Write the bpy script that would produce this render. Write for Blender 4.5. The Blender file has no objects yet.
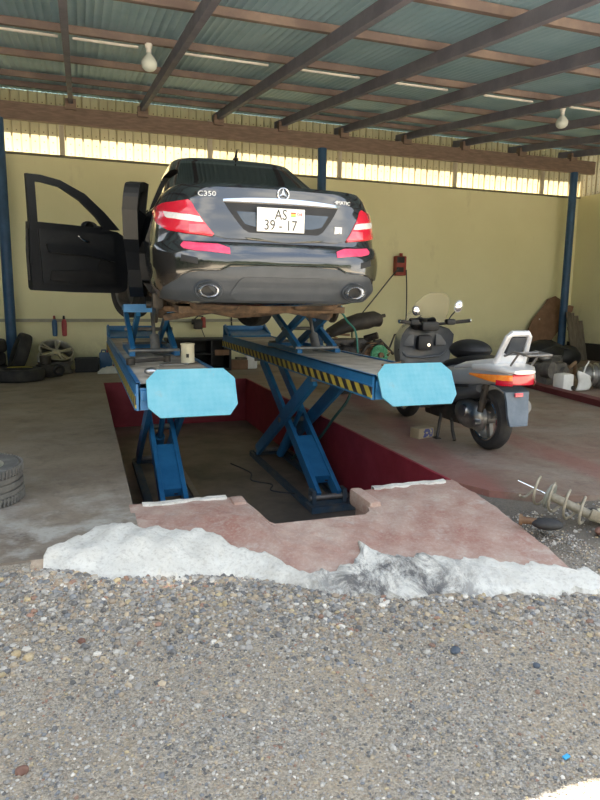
import bpy, bmesh, math, random
from math import sin, cos, tan, pi, radians, sqrt, asin, atan2, hypot
from mathutils import Vector, Matrix, Euler
random.seed(7)
S = bpy.context.scene
COL = S.collection

# ------------------------------------------------------------------ materials
def new_mat(name):
    m = bpy.data.materials.new(name); m.use_nodes = True
    nt = m.node_tree
    return m, nt, nt.nodes['Principled BSDF']

def N(nt, kind, **kw):
    n = nt.nodes.new(kind)
    for k, v in kw.items(): setattr(n, k, v)
    return n

def c4(c): return (c[0], c[1], c[2], 1.0)

def mixcol(nt, fac, a, b):
    n = N(nt, 'ShaderNodeMix', data_type='RGBA')
    if isinstance(fac, (int, float)): n.inputs[0].default_value = fac
    else: nt.links.new(fac, n.inputs[0])
    for i, v in ((6, a), (7, b)):
        if isinstance(v, tuple): n.inputs[i].default_value = c4(v)
        else: nt.links.new(v, n.inputs[i])
    return n.outputs[2]

def noise(nt, scale, detail=4, rough=.55, coord=None, dist=0, stretch=None):
    if coord is None: coord = N(nt, 'ShaderNodeTexCoord').outputs['Object']
    if stretch:
        mp = N(nt, 'ShaderNodeMapping'); mp.inputs['Scale'].default_value = stretch
        nt.links.new(coord, mp.inputs[0]); coord = mp.outputs[0]
    n = N(nt, 'ShaderNodeTexNoise'); n.inputs['Scale'].default_value = scale
    n.inputs['Detail'].default_value = detail; n.inputs['Roughness'].default_value = rough
    n.inputs['Distortion'].default_value = dist
    nt.links.new(coord, n.inputs['Vector'])
    return n.outputs['Fac']

def ramp(nt, fac, lo, hi):
    r = N(nt, 'ShaderNodeMapRange'); r.inputs[1].default_value = lo; r.inputs[2].default_value = hi
    nt.links.new(fac, r.inputs[0]); return r.outputs[0]

def math_n(nt, op, a, b=None):
    n = N(nt, 'ShaderNodeMath', operation=op)
    for i, v in ((0, a), (1, b)):
        if v is None: continue
        if isinstance(v, (int, float)): n.inputs[i].default_value = v
        else: nt.links.new(v, n.inputs[i])
    return n.outputs[0]

def bump(nt, bsdf, h, strength=.3, dist=.01):
    b = N(nt, 'ShaderNodeBump'); b.inputs['Strength'].default_value = strength
    b.inputs['Distance'].default_value = dist
    nt.links.new(h, b.inputs['Height']); nt.links.new(b.outputs[0], bsdf.inputs['Normal'])

def mat(name, col, rough=.5, metal=0., col2=None, nscale=6., lo=.4, hi=.7, bmp=0., bscale=40., coat=0., spec=.5, stretch=None):
    m, nt, b = new_mat(name)
    b.inputs['Roughness'].default_value = rough; b.inputs['Metallic'].default_value = metal
    b.inputs['Base Color'].default_value = c4(col)
    b.inputs['Specular IOR Level'].default_value = spec
    if coat: b.inputs['Coat Weight'].default_value = coat; b.inputs['Coat Roughness'].default_value = .03
    if col2 is None: col2 = tuple(min(1, c*1.18+.004) for c in col)
    f = ramp(nt, noise(nt, nscale, 5, .6, stretch=stretch), lo, hi)
    nt.links.new(mixcol(nt, f, col, col2), b.inputs['Base Color'])
    if bmp: bump(nt, b, noise(nt, bscale, 4), bmp, .01)
    return m

M = {}
M['paint'] = mat('black_car_paint', (.006, .007, .009), .16, 0, (.008, .010, .013), coat=1., nscale=3, spec=1.)
M['paint_dull'] = mat('black_door_lining', (.006, .008, .012), .45, 0, (.010, .012, .016), nscale=14, bmp=.1)
def dusty_paint():
    m = M['paint']; nt = m.node_tree; b = nt.nodes['Principled BSDF']
    src = b.inputs['Base Color'].links[0].from_socket
    co = N(nt, 'ShaderNodeTexCoord').outputs['Object']; sp = N(nt, 'ShaderNodeSeparateXYZ'); nt.links.new(co, sp.inputs[0])
    r = N(nt, 'ShaderNodeMapRange'); r.inputs[1].default_value = .50; r.inputs[2].default_value = .24; nt.links.new(sp.outputs['Z'], r.inputs[0])
    ax = math_n(nt, 'ABSOLUTE', sp.outputs['X']); rx = N(nt, 'ShaderNodeMapRange'); rx.inputs[1].default_value = .60; rx.inputs[2].default_value = .80; nt.links.new(ax, rx.inputs[0])
    f = math_n(nt, 'MULTIPLY', math_n(nt, 'MULTIPLY', r.outputs[0], rx.outputs[0]), ramp(nt, noise(nt, 6, 5, .7, co), .30, .62))
    nt.links.new(mixcol(nt, f, src, (.26, .175, .10)), b.inputs['Base Color'])
    nt.links.new(math_n(nt, 'ADD', .13, math_n(nt, 'MULTIPLY', f, .6)), b.inputs['Roughness']); nt.links.new(math_n(nt, 'SUBTRACT', 1., f), b.inputs['Coat Weight'])
dusty_paint()
M['glass_dark'] = mat('tinted_glass', (.006, .008, .009), .06, 0, (.008, .010, .011), coat=.1)
M['black'] = mat('black_plastic', (.009, .010, .012), .55, 0, (.016, .016, .018), nscale=9)
M['greyplastic'] = mat('grey_plastic', (.050, .058, .068), .42, 0, (.066, .074, .085), nscale=8, bmp=.05, bscale=300)
M['rubber'] = mat('tyre_rubber', (.020, .020, .022), .75, 0, (.05, .047, .042), nscale=7, bmp=.15)
M['rubber_dusty'] = mat('dusty_tyre_rubber', (.11, .105, .095), .85, 0, (.19, .18, .155), nscale=9, bmp=.2)
M['chrome'] = mat('chrome', (.78, .79, .80), .12, 1., (.86, .86, .86))
M['alloy'] = mat('alloy', (.45, .46, .47), .32, 1., (.60, .60, .60), nscale=14)
M['greymetal'] = mat('grey_metal', (.20, .20, .20), .5, .6, (.30, .28, .25), nscale=12, bmp=.1)
M['darkmetal'] = mat('oily_metal', (.030, .028, .026), .5, .3, (.075, .060, .046), nscale=10, bmp=.25)
M['rust'] = mat('rusty_metal', (.14, .075, .040), .75, .2, (.30, .19, .11), nscale=9, lo=.35, hi=.65, bmp=.25)
M['underbody'] = mat('dusty_underbody', (.045, .033, .025), .85, 0, (.19, .125, .08), nscale=7, lo=.4, hi=.65, bmp=.25)
M['red_lens'] = mat('red_lens', (.52, .008, .028), .12, 0, (.62, .012, .04), coat=1., nscale=5)
M['red_lens2'] = mat('pale_red_lens', (.72, .08, .12), .15, 0, (.80, .13, .16), coat=1., nscale=20)
M['pink'] = mat('pink_reflector', (.78, .055, .15), .3, 0, (.85, .09, .2), coat=.5, nscale=20)
M['clear_lens'] = mat('clear_lens', (.72, .72, .72), .2, .2, (.9, .9, .9), nscale=60, bmp=.3, bscale=120)
M['amber'] = mat('amber_lens', (.85, .22, .02), .15, 0, (.9, .35, .05), coat=1., nscale=20)
M['plate'] = mat('plate_white', (.80, .80, .76), .4, 0, (.86, .86, .83))
M['ink'] = mat('plate_ink', (.02, .022, .03), .5)
M['flag_red'] = mat('flag_red', (.7, .06, .05), .5)
M['flag_green'] = mat('flag_green', (.22, .55, .12), .5)
M['flag_yellow'] = mat('flag_yellow', (.85, .65, .1), .5)
M['white'] = mat('white_plastic', (.74, .74, .72), .45, 0, (.82, .82, .80), nscale=12)
M['cream'] = mat('cream_plastic', (.62, .57, .40), .55, 0, (.72, .67, .5), nscale=14)
M['liftblue'] = mat('blue_lift_paint', (.018, .14, .33), .42, 0, (.03, .19, .42), nscale=7, lo=.35, hi=.7, bmp=.06)
M['basegrey'] = mat('dirty_blue_grey_steel', (.035, .075, .12), .6, .2, (.10, .11, .115), nscale=6, lo=.4, hi=.65, bmp=.1)
M['columnblue'] = mat('blue_column_paint', (.018, .07, .16), .5, 0, (.03, .10, .22), nscale=5)
M['deckdust'] = mat('dusty_deck_steel', (.35, .305, .245), .8, .0, (.53, .47, .385), nscale=5, lo=.35, hi=.65, bmp=.1)
M['yellowpaint'] = mat('yellow_paint', (.62, .50, .05), .5)
M['brownboard'] = mat('brown_board', (.19, .105, .06), .8, 0, (.27, .155, .09), nscale=6, bmp=.1)
M['greyboard'] = mat('grey_board', (.10, .085, .062), .8, 0, (.20, .165, .12), nscale=5, stretch=(6, 6, 1), bmp=.1)
M['silver'] = mat('silver_paint', (.40, .43, .46), .3, .45, (.48, .50, .53), nscale=4, coat=.6)
M['silver_bright'] = mat('bright_silver', (.70, .72, .74), .28, .3, (.78, .79, .80), nscale=8, coat=.5)
M['scootgrey'] = mat('dark_grey_scooter_plastic', (.055, .062, .072), .4, 0, (.085, .092, .10), nscale=6)
M['mudflap'] = mat('blue_grey_mudguard', (.10, .135, .18), .45, 0, (.15, .19, .235), nscale=9)
M['seat'] = mat('black_vinyl', (.012, .012, .013), .55, 0, (.02, .02, .021), nscale=20, bmp=.1)
M['redbox'] = mat('red_enamel', (.28, .04, .03), .55, 0, (.38, .07, .05), nscale=10)
M['bluebottle'] = mat('blue_bottle_plastic', (.03, .10, .22), .4)
M['redbottle'] = mat('red_bottle_plastic', (.42, .06, .07), .4)
M['greendisc'] = mat('green_fan_plastic', (.05, .30, .14), .5, 0, (.12, .42, .24), nscale=20)
M['hose'] = mat('green_black_hose', (.018, .06, .055), .5)
M['cable'] = mat('dark_cable', (.03, .035, .04), .6)
M['coil'] = mat('worn_coil_spring', (.25, .22, .16), .6, .1, (.38, .34, .26), nscale=20)
M['orange'] = mat('orange_paint', (.55, .14, .03), .5)
M['rag'] = mat('white_rag', (.60, .59, .55), .9, 0, (.70, .69, .66), nscale=10, bmp=.4, bscale=30)
M['wood'] = mat('brown_timber', (.17, .125, .10), .75, 0, (.26, .18, .145), nscale=5, stretch=(1, 1, 6), bmp=.15)
M['wood_rafter'] = mat('dark_timber', (.135, .135, .18), .75, 0, (.19, .185, .225), nscale=4, bmp=.15)
M['wood_pale'] = mat('purlin_timber', (.165, .125, .12), .75, 0, (.27, .205, .175), nscale=2.2, lo=.45, hi=.7, bmp=.15)
M['red_wall'] = mat('dark_red_pit_paint', (.22, .016, .030), .6, 0, (.30, .032, .050), nscale=4, bmp=.1)
M['stone_amber'] = mat('amber_stone', (.44, .32, .17), .8, 0, (.56, .47, .32), nscale=30)
M['stone_blue'] = mat('blue_grey_stone', (.07, .085, .105), .8, 0, (.12, .135, .15), nscale=30)
M['stone_rust'] = mat('rust_stone', (.17, .085, .06), .8, 0, (.24, .13, .09), nscale=30)
M['cyanplastic'] = mat('cyan_plastic', (.05, .35, .62), .5)

def mat_yellow_wall():
    m, nt, b = new_mat('yellow_plaster'); b.inputs['Roughness'].default_value = .75
    f = ramp(nt, noise(nt, .5, 5, .6), .3, .75)
    c = mixcol(nt, f, (.76, .725, .44), (.86, .825, .54))
    f2 = ramp(nt, noise(nt, 1.6, 6, .7, stretch=(1, 1, .35)), .60, .85)
    c = mixcol(nt, math_n(nt, 'MULTIPLY', f2, .5), c, (.33, .29, .15))
    pos = N(nt, 'ShaderNodeNewGeometry').outputs['Position']
    sp = N(nt, 'ShaderNodeSeparateXYZ'); nt.links.new(pos, sp.inputs[0])
    low = N(nt, 'ShaderNodeMapRange'); low.inputs[1].default_value = .75; low.inputs[2].default_value = .1
    nt.links.new(sp.outputs['Z'], low.inputs[0])
    grime = math_n(nt, 'MULTIPLY', low.outputs[0], ramp(nt, noise(nt, 3, 5, .7), .3, .6))
    c = mixcol(nt, math_n(nt, 'MULTIPLY', grime, .55), c, (.24, .20, .11))
    nt.links.new(c, b.inputs['Base Color'])
    bump(nt, b, noise(nt, 12, 5), .12, .01)
    return m
M['yellow_wall'] = mat_yellow_wall()

def mat_strip():
    # cream fibreglass sheets: let the daylight from behind through
    m, nt, b = new_mat('cream_sheet')
    f = ramp(nt, noise(nt, 2, 4, .6, stretch=(1, 1, .4)), .3, .75)
    c = mixcol(nt, f, (.36, .295, .165), (.45, .38, .235))
    pos = N(nt, 'ShaderNodeNewGeometry').outputs['Position']; sp = N(nt, 'ShaderNodeSeparateXYZ'); nt.links.new(pos, sp.inputs[0])
    along = math_n(nt, 'ADD', math_n(nt, 'ADD', sp.outputs['X'], sp.outputs['Y']), -7.05)
    fr = math_n(nt, 'FRACT', math_n(nt, 'DIVIDE', along, .285))
    seam = math_n(nt, 'GREATER_THAN', fr, .90)
    c = mixcol(nt, math_n(nt, 'MULTIPLY', seam, .75), c, (.13, .095, .055))
    mid = math_n(nt, 'LESS_THAN', math_n(nt, 'ABSOLUTE', math_n(nt, 'SUBTRACT', fr, .45)), .03)
    c = mixcol(nt, math_n(nt, 'MULTIPLY', mid, .35), c, (.2, .15, .09))
    fx_ = math_n(nt, 'ABSOLUTE', math_n(nt, 'SUBTRACT', math_n(nt, 'FRACT', math_n(nt, 'DIVIDE', along, .1425)), .45))
    fz_ = math_n(nt, 'ABSOLUTE', math_n(nt, 'SUBTRACT', math_n(nt, 'FRACT', math_n(nt, 'DIVIDE', sp.outputs['Z'], .16)), .5))
    dot = math_n(nt, 'MULTIPLY', math_n(nt, 'LESS_THAN', fx_, .07), math_n(nt, 'LESS_THAN', fz_, .07))
    c = mixcol(nt, math_n(nt, 'MULTIPLY', dot, .8), c, (.10, .07, .04))
    nt.links.new(c, b.inputs['Base Color']); b.inputs['Roughness'].default_value = .6
    t = N(nt, 'ShaderNodeBsdfTranslucent'); nt.links.new(c, t.inputs[0])
    mx = N(nt, 'ShaderNodeMixShader'); mx.inputs[0].default_value = .55
    out = nt.nodes['Material Output']
    nt.links.new(b.outputs[0], mx.inputs[1]); nt.links.new(t.outputs[0], mx.inputs[2])
    nt.links.new(mx.outputs[0], out.inputs[0])
    return m
M['strip'] = mat_strip()

def mat_zinc():
    m, nt, b = new_mat('zinc_roof_sheet'); b.inputs['Roughness'].default_value = .55; b.inputs['Metallic'].default_value = .25
    f = ramp(nt, noise(nt, 1.2, 5, .65), .35, .7)
    c = mixcol(nt, f, (.28, .46, .58), (.38, .56, .67))
    f2 = ramp(nt, noise(nt, 5, 5, .7, stretch=(3, .4, 1)), .62, .8)
    c = mixcol(nt, math_n(nt, 'MULTIPLY', f2, .5), c, (.10, .12, .14))
    nt.links.new(c, b.inputs['Base Color'])
    return m
M['zinc'] = mat_zinc()

def mask_line(nt, X, Y, a, bb, w, soft):
    # distance of a floor point from the segment line a-b (infinite line), as a 1..0 band
    dx, dy = bb[0]-a[0], bb[1]-a[1]; L = hypot(dx, dy); nx, ny = -dy/L, dx/L
    d = math_n(nt, 'ADD', math_n(nt, 'MULTIPLY', X, nx), math_n(nt, 'ADD', math_n(nt, 'MULTIPLY', Y, ny), -(a[0]*nx+a[1]*ny)))
    return d

def mat_floor():
    m, nt, b = new_mat('stained_concrete'); b.inputs['Roughness'].default_value = .62
    pos = N(nt, 'ShaderNodeNewGeometry').outputs['Position']
    sp = N(nt, 'ShaderNodeSeparateXYZ'); nt.links.new(pos, sp.inputs[0])
    X, Y = sp.outputs['X'], sp.outputs['Y']
    n1 = noise(nt, .9, 6, .65, pos); n2 = noise(nt, 3.5, 6, .7, pos); n3 = noise(nt, 30, 4, .6, pos)
    c = mixcol(nt, ramp(nt, n1, .35, .68), (.185, .145, .11), (.30, .245, .185))
    c = mixcol(nt, math_n(nt, 'MULTIPLY', ramp(nt, n2, .52, .75), .7), c, (.085, .068, .052))
    # reddish worn paint on the right side
    dr = N(nt, 'ShaderNodeMapRange'); dr.inputs[1].default_value = 2.2; dr.inputs[2].default_value = 2.6
    nt.links.new(X, dr.inputs[0])
    rn = ramp(nt, noise(nt, 1.3, 6, .7, pos), .38, .66)
    red = math_n(nt, 'MULTIPLY', dr.outputs[0], math_n(nt, 'ADD', math_n(nt, 'MULTIPLY', rn, .5), .10))
    c = mixcol(nt, red, c, (.215, .088, .066))
    blot = ramp(nt, noise(nt, 1.1, 7, .75, pos, .8), .46, .64)
    c = mixcol(nt, math_n(nt, 'MULTIPLY', blot, .55), c, (.33, .285, .235))
    blot2 = ramp(nt, noise(nt, 2.3, 7, .78, pos, .5, (1, 1.6, 1)), .55, .70)
    c = mixcol(nt, math_n(nt, 'MULTIPLY', blot2, .55), c, (.105, .085, .07))
    # two painted bands along the pit side
    for (a, q, w, amt) in (((3.95, 6.1), (3.75, 3.7), .22, .40), ((3.3, 6.9), (2.66, 3.9), .22, .40)):
        d = mask_line(nt, X, Y, a, q, w, .05)
        ab = math_n(nt, 'ABSOLUTE', math_n(nt, 'ADD', d, math_n(nt, 'MULTIPLY', math_n(nt, 'SUBTRACT', n2, .5), .12)))
        r = N(nt, 'ShaderNodeMapRange'); r.inputs[1].default_value = w; r.inputs[2].default_value = w*.5
        nt.links.new(ab, r.inputs[0])
        c = mixcol(nt, math_n(nt, 'MULTIPLY', r.outputs[0], math_n(nt, 'MULTIPLY', dr.outputs[0], amt)), c, (.26, .066, .06))
    # spilt whitish cement near the left front
    fy = N(nt, 'ShaderNodeMapRange'); fy.inputs[1].default_value = 4.9; fy.inputs[2].default_value = 3.5
    nt.links.new(Y, fy.inputs[0])
    fx = N(nt, 'ShaderNodeMapRange'); fx.inputs[1].default_value = 1.2; fx.inputs[2].default_value = .3
    nt.links.new(X, fx.inputs[0])
    wst = math_n(nt, 'MULTIPLY', math_n(nt, 'MULTIPLY', fy.outputs[0], fx.outputs[0]), ramp(nt, noise(nt, 2.6, 6, .68, pos), .47, .60))
    c = mixcol(nt, math_n(nt, 'MULTIPLY', wst, .8), c, (.46, .44, .39))
    w2 = ramp(nt, noise(nt, 7, 6, .7, pos), .66, .72)
    c = mixcol(nt, math_n(nt, 'MULTIPLY', w2, math_n(nt, 'ADD', math_n(nt, 'MULTIPLY', fy.outputs[0], .4), .1)), c, (.5, .48, .43))
    c = mixcol(nt, math_n(nt, 'MULTIPLY', ramp(nt, n3, .5, .75), .25), c, (.06, .05, .045))
    nt.links.new(c, b.inputs['Base Color'])
    bump(nt, b, noise(nt, 25, 6, .7, pos), .25, .01)
    return m
M['floor'] = mat_floor()

def mat_pit_floor():
    m, nt, b = new_mat('oily_pit_floor'); b.inputs['Roughness'].default_value = .55
    pos = N(nt, 'ShaderNodeNewGeometry').outputs['Position']
    c = mixcol(nt, ramp(nt, noise(nt, 1.4, 6, .65, pos), .35, .7), (.09, .076, .063), (.25, .205, .16))
    nt.links.new(c, b.inputs['Base Color']); bump(nt, b, noise(nt, 20, 5, .6, pos), .2, .01)
    return m
M['pit_floor'] = mat_pit_floor()

def mat_apron():
    m, nt, b = new_mat('worn_red_cement'); b.inputs['Roughness'].default_value = .8
    pos = N(nt, 'ShaderNodeNewGeometry').outputs['Position']
    f = ramp(nt, noise(nt, 2.2, 6, .7, pos), .32, .68)
    c = mixcol(nt, f, (.33, .15, .11), (.50, .385, .31))
    f2 = ramp(nt, noise(nt, 5, 6, .7, pos), .55, .72)
    c = mixcol(nt, math_n(nt, 'MULTIPLY', f2, .75), c, (.52, .46, .39))
    f3 = ramp(nt, noise(nt, 3.2, 6, .75, pos, 1.), .60, .72)
    c = mixcol(nt, math_n(nt, 'MULTIPLY', f3, .75), c, (.29, .09, .075))
    g_ = noise(nt, 55, 6, .75, pos)
    c = mixcol(nt, math_n(nt, 'MULTIPLY', ramp(nt, g_, .50, .70), .38), c, (.58, .52, .45))
    c = mixcol(nt, math_n(nt, 'MULTIPLY', ramp(nt, g_, .46, .28), .30), c, (.20, .10, .08))
    nt.links.new(c, b.inputs['Base Color']); bump(nt, b, noise(nt, 30, 6, .7, pos), .35, .012)
    return m
M['apron'] = mat_apron()

def mat_cement():
    m, nt, b = new_mat('white_cement_smear'); b.inputs['Roughness'].default_value = .85
    pos = N(nt, 'ShaderNodeNewGeometry').outputs['Position']
    sp = N(nt, 'ShaderNodeSeparateXYZ'); nt.links.new(pos, sp.inputs[0])
    f = ramp(nt, noise(nt, 4, 6, .7, pos), .3, .7)
    c = mixcol(nt, f, (.62, .585, .51), (.82, .785, .70))
    # black spill left of centre-right
    dx = math_n(nt, 'SUBTRACT', sp.outputs['X'], 1.42); ax = math_n(nt, 'ABSOLUTE', dx)
    r = N(nt, 'ShaderNodeMapRange'); r.inputs[1].default_value = .62; r.inputs[2].default_value = .2
    nt.links.new(ax, r.inputs[0])
    f2 = ramp(nt, noise(nt, 6, 8, .8, pos, .6, (1, .6, 1)), .44, .58)
    c = mixcol(nt, math_n(nt, 'MULTIPLY', math_n(nt, 'MULTIPLY', f2, r.outputs[0]), .95), c, (.09, .085, .085))
    f3 = ramp(nt, noise(nt, 45, 5, .75, pos), .5, .68)
    c = mixcol(nt, math_n(nt, 'MULTIPLY', f3, .5), c, (.36, .31, .25))
    nt.links.new(c, b.inputs['Base Color']); bump(nt, b, noise(nt, 22, 7, .75, pos), .6, .02)
    return m
M['cement'] = mat_cement()

def mat_gravel_ground():
    m, nt, b = new_mat('gravel_ground'); b.inputs['Roughness'].default_value = .9
    pos = N(nt, 'ShaderNodeNewGeometry').outputs['Position']
    def vor(scale):
        v = N(nt, 'ShaderNodeTexVoronoi'); v.inputs['Scale'].default_value = scale
        nt.links.new(pos, v.inputs['Vector']); return v
    v1 = vor(95); v2 = vor(190)
    hs = N(nt, 'ShaderNodeSeparateColor'); nt.links.new(v1.outputs['Color'], hs.inputs[0])
    hs2 = N(nt, 'ShaderNodeSeparateColor'); nt.links.new(v2.outputs['Color'], hs2.inputs[0])
    c = mixcol(nt, hs.outputs[0], (.12, .105, .085), (.55, .475, .38))
    c = mixcol(nt, math_n(nt, 'MULTIPLY', ramp(nt, hs.outputs[1], .72, .9), .6), c, (.42, .33, .21))
    c2 = mixcol(nt, hs2.outputs[0], (.09, .08, .062), (.58, .505, .395))
    c = mixcol(nt, .5, c, c2)
    sandy = ramp(nt, noise(nt, 2.0, 6, .7, pos), .42, .64)
    c = mixcol(nt, math_n(nt, 'MULTIPLY', sandy, .5), c, (.44, .34, .22))
    sp = N(nt, 'ShaderNodeSeparateXYZ'); nt.links.new(pos, sp.inputs[0])
    # dark oily soil on the right beside the ramp
    rx = N(nt, 'ShaderNodeMapRange'); rx.inputs[1].default_value = 2.25; rx.inputs[2].default_value = 2.5
    nt.links.new(sp.outputs['X'], rx.inputs[0])
    ry = N(nt, 'ShaderNodeMapRange'); ry.inputs[1].default_value = 2.35; ry.inputs[2].default_value = 2.7
    nt.links.new(sp.outputs['Y'], ry.inputs[0])
    dk = math_n(nt, 'MULTIPLY', rx.outputs[0], ry.outputs[0])
    c = mixcol(nt, math_n(nt, 'MULTIPLY', dk, .75), c, (.075, .065, .055))
    nt.links.new(c, b.inputs['Base Color'])
    h = math_n(nt, 'ADD', v1.outputs['Distance'], math_n(nt, 'MULTIPLY', v2.outputs['Distance'], .6))
    bump(nt, b, math_n(nt, 'SUBTRACT', 1., h), .9, .006)
    return m
M['gravel'] = mat_gravel_ground()

def mat_pebbles():
    m, nt, b = new_mat('pebbles'); b.inputs['Roughness'].default_value = .8
    a = N(nt, 'ShaderNodeAttribute', attribute_name='Col')
    f = ramp(nt, noise(nt, 120, 3), .3, .8)
    c = mixcol(nt, math_n(nt, 'MULTIPLY', f, .25), a.outputs['Color'], (.5, .46, .4))
    nt.links.new(c, b.inputs['Base Color'])
    return m
M['pebbles'] = mat_pebbles()

def mat_hazard():
    m, nt, b = new_mat('yellow_black_hazard_tape'); b.inputs['Roughness'].default_value = .5
    co = N(nt, 'ShaderNodeTexCoord').outputs['Object']
    sp = N(nt, 'ShaderNodeSeparateXYZ'); nt.links.new(co, sp.inputs[0])
    t = math_n(nt, 'SUBTRACT', sp.outputs['Y'], math_n(nt, 'MULTIPLY', sp.outputs['Z'], 1.0))
    fr = math_n(nt, 'FRACT', math_n(nt, 'MULTIPLY', t, 6.0))
    g = math_n(nt, 'GREATER_THAN', fr, .5)
    c = mixcol(nt, g, (.022, .022, .024), (.50, .40, .06))
    c = mixcol(nt, math_n(nt, 'MULTIPLY', ramp(nt, noise(nt, 9, 5, .7), .5, .75), .5), c, (.13, .11, .07))
    nt.links.new(c, b.inputs['Base Color'])
    return m
M['hazard'] = mat_hazard()

def mat_flap():
    m, nt, b = new_mat('light_blue_chequer_plate'); b.inputs['Roughness'].default_value = .38
    co = N(nt, 'ShaderNodeTexCoord').outputs['Object']
    mp = N(nt, 'ShaderNodeMapping'); mp.inputs['Rotation'].default_value = (0, 0, radians(45)); mp.inputs['Scale'].default_value = (38, 38, 38)
    nt.links.new(co, mp.inputs[0])
    ck = N(nt, 'ShaderNodeTexChecker'); ck.inputs['Scale'].default_value = 1; nt.links.new(mp.outputs[0], ck.inputs[0])
    f = ramp(nt, noise(nt, 5, 5, .65), .35, .7)
    c = mixcol(nt, f, (.085, .33, .43), (.16, .41, .50))
    c = mixcol(nt, math_n(nt, 'MULTIPLY', ck.outputs['Fac'], .12), c, (.17, .44, .57))
    f2 = ramp(nt, noise(nt, 11, 6, .7), .60, .72)
    c = mixcol(nt, math_n(nt, 'MULTIPLY', f2, .4), c, (.26, .27, .25))
    nt.links.new(c, b.inputs['Base Color'])
    bump(nt, b, ck.outputs['Fac'], .25, .004)
    return m
M['flap'] = mat_flap()

def mat_screen():
    m, nt, b = new_mat('clear_windscreen')
    b.inputs['Roughness'].default_value = .08; b.inputs['Base Color'].default_value = (.75, .70, .55, 1)
    b.inputs['Alpha'].default_value = .22
    return m
M['screen'] = mat_screen()
def mat_bulb():
    m, nt, b = new_mat('unlit_bulb_glass'); b.inputs['Roughness'].default_value = .25
    b.inputs['Base Color'].default_value = (.62, .68, .66, 1)
    return m
M['bulb'] = mat_bulb()

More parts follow.
